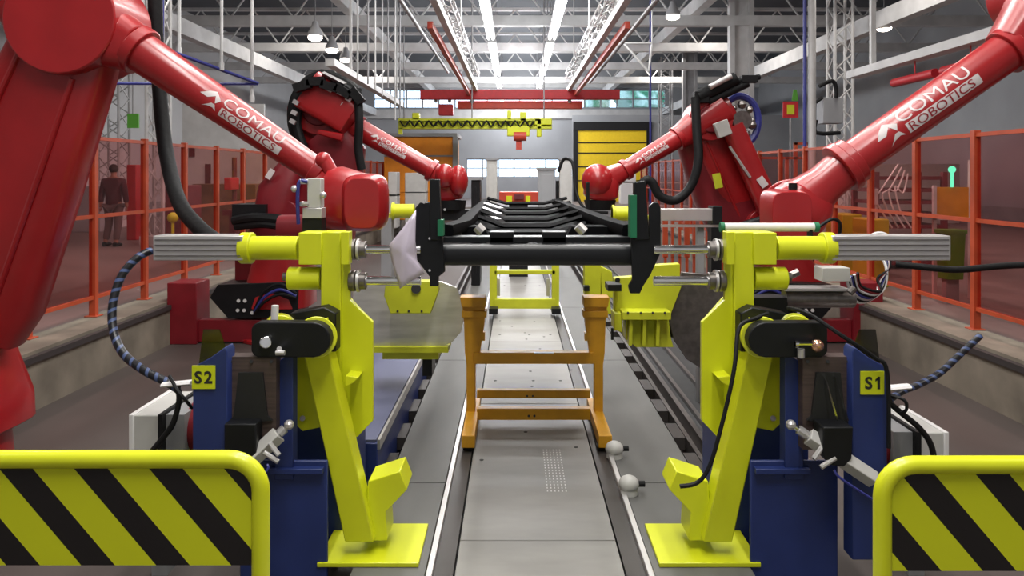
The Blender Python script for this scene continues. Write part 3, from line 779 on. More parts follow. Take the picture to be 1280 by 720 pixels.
# blue pedestal under each stand
def pedestal(mir, t):
    s = SX if mir else None; side = 'right' if mir else 'left'
    nb = lambda: B(s); Y0 = 3.55
    bx = P(300, 0, YS).x; bx = 2*SX-bx if mir else bx
    xl, xr = P(238, 0, Y0).x, P(284, 0, Y0).x
    xi = P(455, 0, YS).x
    part('pedestal_body', nb().bb(P(290, 0, Y0).x, P(432, 0, YS+.2).x, YS+.12, YS+.75, PZ, P(0, 540, YS).z).bb(P(286, 0, Y0).x, P(400, 0, Y0).x, Y0+.14, YS-.19, PZ, P(0, 590, Y0).z), 'blue', t, 'dark blue pedestal', bevel=.006)
    part('front_post', nb().pp([(241, 459), (262, 448), (281, 434), (284, 440), (284, 700), (240, 700)], Y0, .10), 'blue', t, bevel=.004)
    part('rear_post', nb().pp([(343, 455), (366, 440), (366, 600), (343, 600)], Y0+.12, .08), 'blue', t, bevel=.004)
    part('guard', nb().pp([(248, 460), (254, 412), (274, 412), (282, 436), (262, 449)], Y0+.045, .008), 'clear' if not mir else 'clear', t, 'smoked guard plate')
    part('ribbed_block', nb().pp([(284, 446), (345, 446), (345, 562), (284, 562)], Y0+.06, .08), 'ribbed', t, 'brown ribbed block')
    b = nb()
    for x in (288, 314, 339): b.cyl(P(x, 452, Y0+.06), P(x, 452, Y0+.05), .008, seg=10)
    part('block_bolt', b, 'slot', t)
    b = nb(); b.pp([(298, 466), (328, 466), (334, 520), (340, 526), (284, 530), (292, 520)], Y0+.045, .03)
    sl = part('slide_recess', b, 'slot', t)
    if mir:
        for x in (305, 318): part('guide_strip', nb().loft([P(x, 470, Y0+.035), P(x-15, 526, Y0-.03)], [(.004, .012), (.004, .012)], 4, 2), 'chrome', sl, 'bright guide strip')
        b = nb(); b.pp([(284, 534), (322, 534), (322, 570), (312, 582), (296, 584), (286, 574)], Y0-.08, .12)
    else:
        b = nb(); b.pp([(280, 530), (320, 530), (320, 566), (312, 578), (288, 578), (280, 566)], Y0-.03, .09)
    part('clevis', b, 'black', t, bevel=.006)
    # pneumatic cylinder
    p0 = P(362, 530, Y0+.05) if not mir else P(362, 530, Y0+.0); p1 = P(300, 588, Y0-.02) if not mir else P(258, 600, Y0-.06)
    d = (p1-p0)
    pc = part('pneumatic_cylinder', nb().loft([p0+d*.22, p0+d*1.0], [(.042, .042), (.042, .042)], 4, 2, up=(0, 1, 0)), 'alu_paint', t, bevel=.004)
    part('piston_rod', nb().cyl(p0, p0+d*.3, .014, seg=12), 'chrome', pc)
    b = nb().cyl(p0+d*.1, p0+d*.2, .022, seg=8).ball(p0+Vector((0, -.01, 0)), .024, seg=10); b.cyl(p0+d*.35+Vector((0, -.04, 0)), p0+d*.35+Vector((.05, -.06, -.05)), .012, seg=8).cyl(p0+d*.55+Vector((.02, -.04, 0)), p0+d*.55+Vector((.09, -.05, -.04)), .012, seg=8)
    part('fitting', b, 'alu', pc)
    part('air_line', nb().tube([p0+d*.6+Vector((.05, -.05, -.04)), p0+d*.8+Vector((.09, -.05, -.03)), p0+d*1.1+Vector((.04, -.05, -.06))], .006, 6), 'pipe_blue', t)
    # lower ledge
    part('ledge', nb().bb(P(325, 0, Y0).x, P(396, 0, Y0).x, Y0+.10, Y0+.15, P(0, 604, Y0).z, P(0, 597, Y0).z), 'blue_grey' if False else 'blue', t, bevel=.003)
    b = nb()
    for x in (346, 382, 400): b.cyl(P(x, 590, Y0+.14), P(x, 590, Y0+.13), .01, seg=8)
    part('body_bolt', b, 'slot', t)
    # sign plate
    q = P(240, 457, Y0-.006); q2 = P(269, 486, Y0-.006)
    if mir:
        q = P(1075.5, 464, Y0-.006); q2 = P(1105, 493, Y0-.006)
    b = B().bb(q.x, q2.x, Y0-.008, Y0-.002, q2.z, q.z); sg = part('station_sign', b, 'sticker', t, 'square yellow sign reading %s' % ('S1' if mir else 'S2'))
    bm = text_mesh('S1' if mir else 'S2', .078, .0025, 1.25)
    xs = [v.co.x for v in bm.verts]; ys = [v.co.y for v in bm.verts]; cx = (min(xs)+max(xs))/2; cy = (min(ys)+max(ys))/2
    for v in bm.verts: v.co = Vector(((q.x+q2.x)/2+(v.co.x-cx), Y0-.0095, (q.z+q2.z)/2+(v.co.y-cy)))
    b = B(); b.bm.free(); b.bm = bm; part('lettering', b, 'letter_dark', sg, recalc=False)
    if mir:      # flag of the figure 1
        fx = max(v.co.x for v in bpy.data.objects['lettering'].data.vertices) if False else None
        hx = (q.x+q2.x)/2+(max(xs)-cx); hz = (q.z+q2.z)/2+(max(ys)-cy)
        part('lettering', B().prism([(hx-.006, Y0-.0095, hz), (hx-.022, Y0-.0095, hz-.013), (hx-.022, Y0-.0095, hz-.023), (hx-.006, Y0-.0095, hz-.014)], (0, .001, 0)), 'letter_dark', sg)
    return t
pedestal(False, st_l); pedestal(True, st_r)

# long blue beams running back from the pedestals
def bench(s, label):
    mm = None if s < 0 else XC
    t = thing('long_blue_beam', (XC+s*1.4, 4.9, PZ), label, 'machine bed')
    b = B(mm); b.bb(-1.75, -.86, 4.75, 9.0, PZ, -.12)
    part('beam', b, 'blue', t, bevel=.006)
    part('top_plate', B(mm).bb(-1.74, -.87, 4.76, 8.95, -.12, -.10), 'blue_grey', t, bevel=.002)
    part('edge_strip', B(mm).bb(-.862, -.845, 4.75, 9.0, -.16, -.098), 'alu', t)
    return t
bench(-1, 'long blue grey topped beam behind the left yellow stand')

# ================================================================== WORKPIECE: black vehicle frame
YW = 4.0
wp = thing('vehicle_frame', P(672, 330, 4.1), 'black painted vehicle frame held across the line between the stands', 'vehicle frame')
b = B(); b.loft([P(552, 318, YW+.08), P(790, 318, YW+.08)], [(.058, .06), (.058, .06)], 24, 3.2)
part('cross_tube', b, 'black_sheen', wp)
b = B(); b.pbox(554, 296, 790, 304, YW+.1, .12); b.pbox(612, 290, 642, 306, YW+.1, .1); b.pbox(678, 290, 708, 306, YW+.1, .1)
part('cross_member', b, 'black', wp, bevel=.004)
b = B(); b.pp([(519, 260), (525, 253), (537, 253), (553, 298), (556, 340), (548, 346), (548, 358), (537, 358), (537, 346), (519, 322)], YW-.02, .04)
b.pp([(537, 224), (549, 224), (552, 300), (537, 300)], YW-.03, .06)
lp = part('end_plate', b, 'black', wp, bevel=.004)
b = B()
for x, y in ((530, 253), (537, 298), (537, 338), (556, 262)): b.cyl(P(x, y, YW-.03), P(x, y, YW-.02), .007, seg=8)
part('plate_bolt', b, 'alu', lp)
b = B(); b.pp([(789, 296), (812, 296), (812, 258), (817, 253), (823, 253), (826, 260), (826, 316), (813, 344), (804, 358), (800, 367), (788, 367), (786, 358), (791, 350)], YW-.02, .04)
b.pp([(793, 228), (807, 226), (812, 300), (793, 300)], YW-.03, .06)
part('end_plate', b, 'black', wp, bevel=.004)
part('guide_strip', B().pbox(547, 275, 554, 295, YW-.06, .08), 'green', wp, 'green wear strip')
part('guide_strip', B().pbox(788, 244, 796, 297, YW-.06, .08), 'green', wp, 'green wear strip')
# side members running back
b = B(); b.loft([P(789, 288, 4.15), P(765, 281, 4.6), P(694, 252, 7.8)], [(.05, .035), (.05, .035), (.04, .03)], 8, 4, up=(0, 0, 1))
part('side_member', b, 'black_matt', wp)
b = B(); b.loft([P(556, 288, 4.15), P(580, 281, 4.6), P(608, 252, 7.8)], [(.05, .035), (.05, .035), (.04, .03)], 8, 4, up=(0, 0, 1))
part('side_member', b, 'black_matt', wp)
# dished ribs across
for i, (yl, Y) in enumerate(((252, 7.6), (258, 7.0), (264, 6.4), (271, 5.8), (279, 5.3), (288, 4.9))):
    k_ = (i+1)/6; xa = 612-17*k_; xb = 634-5*k_; xc = 678+10*k_; xd = 704+28*k_
    sg = 6+9*k_
    b = B().loft([P(xa, yl-sg*.6, Y), P(xb, yl+sg*.3, Y), P(xc, yl+sg*.3, Y), P(xd, yl-sg*.6, Y)], [(.016, .045)]*4, 4, 2, up=(0, 1, 0))
    part('dished_rib', b, 'black_matt', wp)
pn = B()
pn.prism([P(604, 262, 7.8), P(698, 262, 7.8), P(772, 296, 4.6), P(588, 296, 4.6)], (0, 0, -.03))
part('dark_fill_pan', pn, 'black_matt', wp)  # dark sheet added beneath the ribs so the frame interior reads black
for q_ in ([P(607, 254, 7.7), P(578, 283, 4.5), P(560, 292, 4.3), P(562, 300, 4.4), P(603, 270, 7.7)], [P(695, 254, 7.7), P(766, 283, 4.6), P(786, 292, 4.3), P(784, 300, 4.4), P(700, 270, 7.7)]):
    part('side_panel', B().prism(q_, (.03, 0, 0)), 'black_matt', wp)  # dark fill added below the side members to blacken the openings
# shine on the left of the ribs, built as pale metal strips
for i in range(4):
    part('rib_shine_strip', B().loft([P(609-3.2*i, 255+5.2*i, 6.6-.35*i), P(629-1.4*i, 261.5+7*i, 6.4-.35*i)], [(.012, .045)]*2, 4, 2, up=(0, 1, 0)), 'alu', wp, 'pale strip standing in for shine on the left rib ends')
b = B(); b.pp([(575, 290), (790, 290), (782, 300), (735, 303), (700, 296), (640, 296), (600, 300)], 4.6, .12); b.pp([(580, 283), (604, 283), (615, 300), (575, 302)], 4.5, .15); b.pp([(715, 283), (775, 283), (785, 302), (705, 302)], 4.5, .15)
part('under_tray', b, 'black_matt', wp, bevel=.004)
b = B(); b.cyl(P(603, 290, 4.4), P(596, 283, 4.4), .03, seg=10).cyl(P(730, 290, 4.4), P(722, 282, 4.4), .03, seg=10)
part('bracket_pin', b, 'alu', wp)

# white paper sleeve hung on the left plate
def paper():
    b = B(); bm = b.bm
    ol = [(520, 262), (503, 286), (487, 306), (489, 322), (500, 361), (512, 352), (530, 342), (521, 325), (519, 300)]
    front = [bm.verts.new(P(x, y, YW-.05-.015*math.sin(i*1.7))) for i, (x, y) in enumerate(ol)]
    c = bm.verts.new(P(505, 315, YW-.09))
    for i in range(len(front)): bm.faces.new([front[i], front[(i+1) % len(front)], c])
    o = solo('paper_sheet', b, 'paper', 'white paper sheet in a plastic sleeve hanging from the left end plate', 'paper', recalc=True, ang=9)
    sm = o.modifiers.new('sub', 'SUBSURF'); sm.levels = 2; sm.render_levels = 2; sm.subdivision_type = 'SIMPLE'
    so = o.modifiers.new('thick', 'SOLIDIFY'); so.thickness = .003
paper()

# ================================================================== second row fixtures behind the stands
def u_plate(pts, Y, d, m, label):
    return solo('sheet_metal_plate', B().pp(pts, Y, d), m, label, 'plate', bevel=.004)
pts = [(441, 352), (452, 352), (452, 356), (485, 352), (552, 352), (571, 360), (580, 385), (580, 398), (576, 415), (566, 427), (552, 434), (536, 436), (485, 435), (466, 432), (450, 420), (441, 404)]
u_plate(pts, 5.9, .03, 'sheet', 'large shiny round-cornered metal plate beside the left yellow stand')
t = thing('yellow_bracket', P(515, 392, 5.6), 'yellow trapezoid bracket with a round black hole before the shiny plate', 'bracket')
part('body', B().pp([(482, 352), (546, 352), (548, 364), (538, 392), (488, 392), (480, 370)], 5.6, .12), 'yellow_far', t, bevel=.004)
part('hole', B().cyl(P(520, 361, 5.585), P(520, 361, 5.6), .035, seg=20), 'slot', t)
b = B()
for x in (497, 511, 527): b.cyl(P(x, 389, 5.585), P(x, 389, 5.6), .009, seg=8)
part('bolt_hole', b, 'slot', t)
part('base_strip', B().pbox(458, 434, 560, 441, 5.85, .3), 'yellow_far', t, 'yellow strip under the shiny plate')
part('carrier', B().pbox(478, 441, 548, 449, 5.9, .3), 'yellow_far', t)
part('leg', B().pbox(528, 449, 540, 470, 5.95, .25), 'black', t)
# right bracket
t = thing('yellow_bracket', P(830, 435, 6.0), 'big yellow bracket with ribbed lower box left of the right stand', 'bracket')
part('body', B().pp([(768, 348), (792, 346), (812, 332), (850, 330), (850, 345), (852, 358), (838, 395), (778, 395), (778, 410), (768, 414)], 6.0, .1), 'yellow_far', t, bevel=.004)
part('wall', B().pp([(768, 392), (778, 392), (778, 416), (768, 412)], 5.9, .2), 'yellow_far', t, bevel=.004)
part('shelf', B().pbox(778, 390, 839, 400, 5.84, .3), 'yellow_far', t, bevel=.004)
bx_ = part('ribbed_box', B().pp([(782, 400), (836, 400), (838, 420), (842, 434), (795, 434), (782, 424)], 5.98, .16), 'yellow_far', t, bevel=.003)
for x in (789, 806, 823): part('rib', B().pp([(x-2, 400), (x+2, 400), (x+1, 432), (x-3, 432)], 5.88, .1), 'yellow_far', bx_)
part('arm', B().pbox(815, 404, 870, 422, 6.13, .08), 'black', t)
b = B()
for x in (785, 801, 816, 831): b.cyl(P(x, 391, 5.835), P(x, 391, 5.845), .009, seg=8)
part('bolt', b, 'slot', t)
b = B(); b.pbox(760, 356, 777, 364, 5.8, .2); b.pbox(764, 410, 767, 425, 5.9, .03); b.cyl(P(772, 350, 5.95), P(772, 350, 6.0), .02, seg=10)
part('stop', b, 'black', t)
solo('sheet_metal_plate', B().pp([(852, 340), (905, 345), (905, 470), (880, 463), (858, 449), (842, 425), (836, 400)], 6.1, .03).bb(P(884, 0, 6.1).x, P(896, 0, 6.1).x, 6.1, 6.2, PZ, P(0, 445, 6.1).z), 'steel', 'dark curved metal plate behind the right yellow stand', 'plate', bevel=.004)
# further yellow brackets
t = thing('yellow_post_bracket', P(745, 400, 7.6), 'narrow yellow post bracket further back, left of the big yellow bracket', 'bracket')
part('body', B().pbox(731, 331, 751, 370, 7.6, .2), 'yellow_far', t, bevel=.004)
part('arm', B().pp([(751, 333), (765, 340), (768, 372), (752, 372)], 7.6, .12), 'yellow_far', t, bevel=.004)
part('stop', B().pbox(730, 358, 737, 364, 7.5, .1).pbox(737, 370, 745, 376, 7.55, .1), 'black', t)
part('lower_arm_plate', B().pp([(733, 370), (762, 370), (764, 392), (742, 392)], 7.6, .14), 'yellow_far', t)
part('arm', B().pbox(762, 350, 880, 360, 7.62, .08), 'black', t)
part('post', B().bb(P(872, 0, 7.62).x, P(880, 0, 7.62).x, 7.62, 7.7, PZ, P(0, 350, 7.62).z), 'black', t)
# sleeves of the second stand pair
for s, (x0, x1, y) in ((-1, (490, 518, 264)), (1, (765, 792, 267))):
    side = 'left' if s < 0 else 'right'
    t = thing('rear_clamping_stand', (P((x0+x1)/2, 0, 7.4).x, 7.4, PZ), 'yellow rear clamping stand, only its sleeve visible, %s of the black frame' % side, 'clamping station')
    part('sleeve', B().cyl(P(x0, y, 7.4), P(x1, y, 7.4), .07, seg=24).cyl(P(x0, y, 7.4), P(x0+3, y, 7.4), .085, seg=24), 'yellow', t, bevel=.004)
    xx = P(x0-6 if s < 0 else x1+102, 0, 7.4).x
    part('post', B().bb(xx-.05, xx+.05, 7.35, 7.5, -.10 if s < 0 else PZ, P(0, y+8, 7.4).z), 'steelgrey' if s < 0 else 'black', t)
    part('bracket', B().bb(min(P(x0,0,7.4).x, xx), max(P(x1,0,7.4).x, xx), 7.42, 7.5, P(0, y+8, 7.4).z, P(0, y+3, 7.4).z), 'yellow_far', t)
# aluminium slides on the right
t = thing('linear_slide', P(858, 285, 6.6), 'pale linear slide with black end behind the right end plate', 'actuator')
part('profile', B().pbox(826, 261, 892, 276, 6.6, .12), 'alu', t, bevel=.003)
part('end_block', B().pbox(891, 258, 903, 280, 6.58, .16), 'black', t, bevel=.003)
part('rail', B().pbox(826, 281, 900, 284, 6.62, .05), 'alu', t)
part('stand', B().pbox(872, 284, 880, 512, 6.66, .08), 'steelgrey', t)
t = thing('light_curtain_bar', P(960, 285, 4.25), 'long white bar with green end caps above the right yellow sleeve', 'sensor bar')
part('bar', B().cyl(P(905, 284, 4.2), P(1018, 284, 4.2), .024, seg=20), 'white', t)
part('end_cap', B().cyl(P(900, 284, 4.2), P(905, 284, 4.2), .027, seg=20).cyl(P(1017, 284, 4.2), P(1023, 284, 4.2), .027, seg=20), 'green', t, 'green end caps')
part('bracket', B().pbox(903, 287, 907, 300, 4.18, .04).pbox(1012, 287, 1016, 300, 4.18, .04), 'black', t)
part('lead', B().tube([P(1023, 284, 4.2), P(1040, 274, 4.2), P(1050, 280, 4.25), P(1048, 300, 4.3)], .01, 6), 'rubber', t)
# cylinders behind the right drum
t = thing('pneumatic_unit', P(1020, 385, 4.3), 'dark horizontal cylinder with pale block behind the right clamp arm', 'actuator')
part('cylinder', B().cyl(P(980, 373, 4.3), P(1066, 373, 4.3), .052, seg=24), 'steel', t)
part('plate', B().pbox(982, 361, 1062, 364, 4.22, .14), 'alu', t)
part('pale_block', B().pbox(1028, 335, 1063, 352, 4.25, .12), 'alu_paint', t, bevel=.003)
part('bracket', B().pbox(942, 372, 985, 392, 4.25, .12), 'black', t, bevel=.003)
part('fitting', B().cyl(P(998, 340, 4.2), P(985, 346, 4.2), .02, seg=10).cyl(P(1062, 366, 4.2), P(1068, 360, 4.2), .02, seg=10), 'steel', t)
for i in range(8):
    m_ = ('white', 'rubber', 'alu', 'pipe_blue', 'rubber', 'white', 'red_dark', 'rubber')[i]
    part('air_line', B().tube([P(1058+i*2, 348-i, 4.35), P(1066+i*1.5, 372-i*2, 4.4), P(1080+i*3, 378-i*2, 4.45), P(1104-i, 362-i*2, 4.5), P(1108+i*.5, 335, 4.5), P(1098+i*2, 315-i, 4.6)], .009, 6), m_, t)
part('air_line', B().tube([P(1082, 312, 4.5), P(1088, 297, 4.5), P(1100, 292, 4.5), P(1112, 298, 4.5), P(1120, 312, 4.5)], .014, 8), 'white', t)
# left small pneumatic block on the clamp sleeve
t = thing('pneumatic_unit', P(392, 290, 4.3), 'small grey valve cylinder with blue line in front of the left robot wrist', 'actuator')
part('cylinder', B().pbox(384, 223, 401, 260, 4.3, .08), 'alu_paint', t, bevel=.004)
part('body', B().pbox(378, 260, 402, 273, 4.29, .1), 'alu', t, bevel=.003)
part('mount', B().pbox(378, 273, 402, 294, 4.3, .1), 'black', t)
part('air_line', B().tube([P(384, 227, 4.28), P(374, 228, 4.26), P(372, 250, 4.26), P(373, 280, 4.28)], .011, 8), 'pipe_blue', t)
part('fitting', B().cyl(P(374, 227, 4.26), P(384, 227, 4.3), .014, seg=8).cyl(P(376, 255, 4.26), P(384, 255, 4.3), .014, seg=8).ball(P(368, 236, 4.26), .02).ball(P(404, 244, 4.3), .02), 'alu', t)

# ================================================================== hoses by the stands
solo('spiral_hose', B().tube([P(190, 313, 4.0), P(172, 322, 3.95), P(152, 345, 3.9), P(141, 380, 3.85), P(142, 415, 3.8), P(155, 443, 3.75), P(180, 463, 3.7), P(205, 476, 3.68), P(222, 486, 3.66)], .021, 12, uv=19), 'spiral',
     'black hose with blue spiral wrap looping down from the left drive housing', 'hose')
solo('spiral_hose', B().tube([P(1225, 420, 3.9), P(1198, 445, 3.85), P(1175, 466, 3.8), P(1150, 480, 3.75), P(1128, 489, 3.7), P(1112, 500, 3.66)], .017, 12, uv=19), 'spiral',
     'black spiral wrapped hose curving down at the right edge by the curb', 'hose')
solo('supply_cable', B().tube([P(1120, 330, 4.7), P(1165, 335, 4.6), P(1200, 337, 4.6), P(1260, 332, 4.6), P(1340, 330, 4.6)], .02, 12), 'rubber', 'black cable pipe passing under the right drive housing end', 'cable')

# ================================================================== control boxes by the pedestals
def ctrl_box(mir):
    s = 2*SX if False else None
    side = 'right' if mir else 'left'
    if not mir:
        pts = [(163, 520), (163, 600), (200, 600), (200, 518)]; x0, x1, x2 = 163, 200, 226; yt = 519
    else: x0, x1, x2 = 1184, 1148, 1122; yt = 541
    Y0 = 3.75
    t = thing('control_box', (P(x1, 0, Y0).x, Y0+.2, PZ), 'pale grey control box on a post beside the %s blue pedestal' % side, 'control box')
    a = P(x0, yt, Y0); c = P(x1, yt+78, Y0)
    part('housing', B().bb(a.x, c.x, Y0, Y0+.42, c.z, a.z), 'alu_paint', t, bevel=.006)
    part('lid', B().bb(min(a.x, c.x)-.004 if not mir else max(a.x, c.x)-.02, min(a.x, c.x)+.02 if not mir else max(a.x, c.x)+.004, Y0-.01, Y0+.43, c.z-.005, a.z+.006), 'white', t, bevel=.004)
    e = P(x2, 0, Y0).x
    part('side_panel', B().bb(c.x, e, Y0+.04, Y0+.38, c.z, a.z-.01), 'steelgrey', t)
    part('gasket', B().bb(c.x-.008, c.x+.012, Y0-.006, Y0+.40, c.z-.004, a.z+.004), 'rubber', t)
    part('post', B().bb((a.x+c.x)/2-.04, (a.x+c.x)/2+.04, Y0+.15, Y0+.25, PZ, c.z), 'steelgrey', t)
    # red reel behind
    x3 = P(234 if not mir else 1114, 0, Y0).x
    part('hose_reel', B().cyl((x3-.05, Y0+.2, a.z-.12), (x3+.03, Y0+.2, a.z-.12), .13, seg=24), 'red_dark', t, 'red reel')
    if not mir:
        pth = [P(222, 486, 3.6), P(224, 500, 3.6), P(216, 530, 3.6), P(200, 552, 3.6), P(185, 575, 3.6), P(180, 620, 3.6)]
        pth2 = [P(212, 470, 3.6), P(222, 488, 3.55), P(232, 500, 3.55), P(240, 510, 3.6)]
    else:
        pth = [P(1108, 500, 3.6), P(1125, 515, 3.6), P(1150, 536, 3.6), P(1165, 560, 3.6), P(1170, 600, 3.6)]
        pth2 = [P(1108, 493, 3.6), P(1130, 500, 3.55), P(1133, 512, 3.55), P(1125, 517, 3.58)]
    part('cable', B().tube(pth, .014, 8), 'rubber', t); part('cable', B().tube(pth2, .008, 6), 'rubber', t)
    q = P(222 if not mir else 1118, 481 if not mir else 486, 3.62)
    part('gland', B().loft([q+Vector((-.07, 0, .0)), q+Vector((.07, 0, .012))], [(.012, .03)]*2, 8), 'white', t)
ctrl_box(False); ctrl_box(True)

# ================================================================== YELLOW BARRIERS in the foreground
def barrier(x_end, x_far, ytop, Y, label, sgn):
    a = P(x_end, ytop, Y); r = 11/F*Y; zt = a.z; zb = DZ-.16
    xe = a.x; xf = P(x_far, 0, Y).x
    t = thing('safety_barrier', ((xe+xf)/2, Y, PZ), label, 'barrier')
    R = .11; pth = [(xf, Y, PZ), (xf, Y, zt-R)]
    pth = []
    s = 1 if xe > xf else -1
    pth += [Vector((xf, Y, PZ)), Vector((xf, Y, zt-R))]
    for i in range(1, 9):
        an = PI/2*i/8; pth.append(Vector((xf+s*R*(1-math.cos(an)), Y, zt-R+R*math.sin(an))))
    for i in range(0, 9):
        an = PI/2*i/8; pth.append(Vector((xe-s*R*(1-math.sin(an)), Y, zt-R+R*math.cos(an))))
    pth.append(Vector((xe, Y, PZ)))
    part('frame', B().loft(pth, r, 16), 'yellow', t)
    m = part('striped_panel', B().prism([(min(xe, xf)+.01, Y-.006, zt-.36), (min(xe, xf)+.01, Y-.006, zt-.10), (min(xe, xf)+.10, Y-.006, zt-.01), (max(xe, xf)-.10, Y-.006, zt-.01), (max(xe, xf)-.01, Y-.006, zt-.10), (max(xe, xf)-.01, Y-.006, zt-.36)], (0, .012, 0)), 'stripes', t, 'yellow and black diagonal striped panel')
    b = B()
    for x in (xe, xf): b.bb(x-.07, x+.07, Y-.07, Y+.07, PZ, PZ+.012)
    part('foot_plate', b, 'yellow', t)
    return t
barrier(326, -60, 574, 2.6, 'yellow tube barrier with black diagonal stripes at the lower left', -1)
barrier(1103, 1400, 581, 2.6, 'yellow tube barrier with black diagonal stripes at the lower right', 1)

# ================================================================== OCHRE TROLLEY
def trolley():
    Yb = 5.75
    t = thing('ochre_trolley', (P(667, 0, Yb).x, 5.6, DZ), 'ochre steel support frame standing on the conveyor bed in the foreground', 'support frame')
    for mx in (0, 1):
        X = (lambda x: x) if not mx else (lambda x: 1337-x)
        pts = [(577, 374), (606, 374), (606, 396), (605, 408), (600, 441), (594, 456), (594, 516), (583, 516), (583, 456), (581, 441), (580, 404)]
        part('upright', B().pp([(X(x), y) for x, y in pts], Yb, .09), 'ochre', t, bevel=.004)
        part('top_plate', B().pp([(X(x), y) for x, y in ((575, 372), (607, 372), (607, 384), (577, 384))], Yb-.03, .15), 'ochre', t, bevel=.003)
        part('collar', B().pp([(X(x), y) for x, y in ((577, 389), (608, 389), (608, 397), (577, 397))], Yb-.02, .13), 'ochre', t, bevel=.003)
        b = B(); xa = P(X(583), 0, Yb).x; xb = P(X(598), 0, Yb).x
        b.bb(xa, xb, 5.22, Yb+.35, DZ+.02, DZ+.105)
        part('foot', b, 'ochre', t, bevel=.004)
        part('pad', B().bb(xa+.01, xb-.01, 5.24, 5.34, DZ, DZ+.02).bb(xa+.01, xb-.01, Yb+.2, Yb+.3, DZ, DZ+.02), 'rubber', t)
        part('side_lug', B().pp([(X(x), y) for x, y in ((598, 414), (606, 416), (606, 426), (598, 426))], Yb-.01, .06), 'ochre', t)
    part('crossbar', B().pbox(592, 441, 742, 455, Yb-.02, .08), 'ochre', t, bevel=.003)
    part('crossbar', B().pbox(596, 488, 738, 498, Yb, .06), 'ochre', t, bevel=.003)
    part('crossbar', B().pbox(596, 511, 738, 525, Yb-.01, .08), 'ochre', t, bevel=.003)
    b = B()
    for x in (661, 668): b.cyl(P(x, 520, Yb-.015), P(x, 520, Yb-.01), .01, seg=8).cyl(P(x-2, 495, Yb-.005), P(x-2, 495, Yb), .008, seg=8)
    part('bolt_hole', b, 'slot', t)
    part('marker_label', B().pbox(668, 441, 692, 442.5, Yb-.025, .03), 'white', t, 'small white label')
    return t
trolley()
def far_trolley():
    Y = 10.2
    t = thing('yellow_trolley', (P(657, 0, Y).x, Y, DZ), 'yellow green rectangular frame on the conveyor bed, behind the ochre one', 'support frame')
    for x in (612, 690): part('upright', B().pp([(x, 326), (x+9, 326), (x+9, 388), (x, 388)], Y, .1), 'yellow_far', t, bevel=.004)
    part('crossbar', B().pbox(618, 338, 694, 343, Y, .1), 'yellow_far', t, bevel=.004)
    part('crossbar', B().pbox(618, 374, 694, 386, Y-.02, .12), 'yellow_far', t, bevel=.004)
    b = B()
    for x in (611, 690): b.pbox(x, 386, x+11, 393, Y-.2, .4)
    part('foot', b, 'black', t)
    b = B()
    part('reflective_tag', B().pbox(621, 348, 625, 370, Y+.3, .03).pbox(683, 348, 687, 370, Y+.3, .03), 'alu', t)
far_trolley()

# ================================================================== FAR LINE
t = thing('orange_jig', P(648, 254, 14), 'small orange jig with two yellow blocks at the far end of the black frame', 'jig')
part('body', B().pbox(624, 240, 673, 252, 14, .5), 'crane_orange', t, bevel=.01)
part('block', B().pbox(633, 245, 640, 252, 13.95, .1), 'yellow', t); part('block', B().pbox(657, 245, 663, 252, 13.95, .1), 'yellow', t)
part('stand', B().bb(P(636, 0, 14).x, P(660, 0, 14).x, 14.1, 14.4, DZ, P(0, 252, 14).z), 'black', t)
part('display', B().pbox(643, 243, 655, 249, 13.95, .1), 'rackred', t)
def far_machine(x0, y0, x1, y1, Y, m, label, cat='machine', cap=True):
    a = P(x0, y0, Y); c = P(x1, y1, Y)
    t = thing('far_cabinet', ((a.x+c.x)/2, Y, PZ if abs(a.x) < FX else 0), label, cat)
    z0 = (DZ if abs(a.x) < 1.1 and Y < 25 else PZ) if abs(a.x) < FX and Y < 30 else 0
    part('body', B().bb(a.x, c.x, Y, Y+.6, z0, a.z), m, t, bevel=.01)
    part('top', B().bb(a.x-.03, c.x+.03, Y-.03, Y+.62, a.z, a.z+.05), 'steelgrey', t)
    part('door_panel', B().bb(a.x+.06, c.x-.06, Y-.015, Y, z0+.2, a.z-.12), m, t, bevel=.004)
    return t
far_machine(673, 212, 694, 252, 18, 'wall_dark', 'grey machine column behind the orange jig on its right')
far_machine(608, 200, 621, 252, 20, 'alu_paint', 'slim pale column behind the black frame, left of centre')
far_machine(700, 200, 715, 250, 22, 'alu_paint', 'slim pale column to the right of the grey machine column')
far_machine(589, 225, 600, 252, 13, 'black', 'short black cabinet just right of the left robot wrist')
b = B()
for i, (x, y0) in enumerate(((735, 228), (697, 226))):
    solo('guide_post', B().pbox(x-2, y0, x+2, (270, 256)[i], (6.0, 7.72)[i], .06), 'black', 'thin black guide post %s' % ('left of the right robot wrist' if i == 0 else 'between the grey machine column and the far black post'), 'post')
t = thing('far_hose_loop', P(705, 300, 9.5), 'thin grey hose arching up behind the black frame at right', 'hose')
part('hose', B().tube([P(698, 215, 9.5), P(705, 199, 9.5), P(716, 205, 9.4), P(720, 240, 9.3), P(733, 262, 9.2), P(760, 266, 9.2)], .02, 8), 'rubber', t)

# pallets / benches of the cross line behind
solo('cross_conveyor', B().bb(-3.2, 3.6, 28.6, 29.6, PZ, .35), 'steelgrey', 'grey cross conveyor bed low at the far end of the line', 'conveyor', bevel=.02)

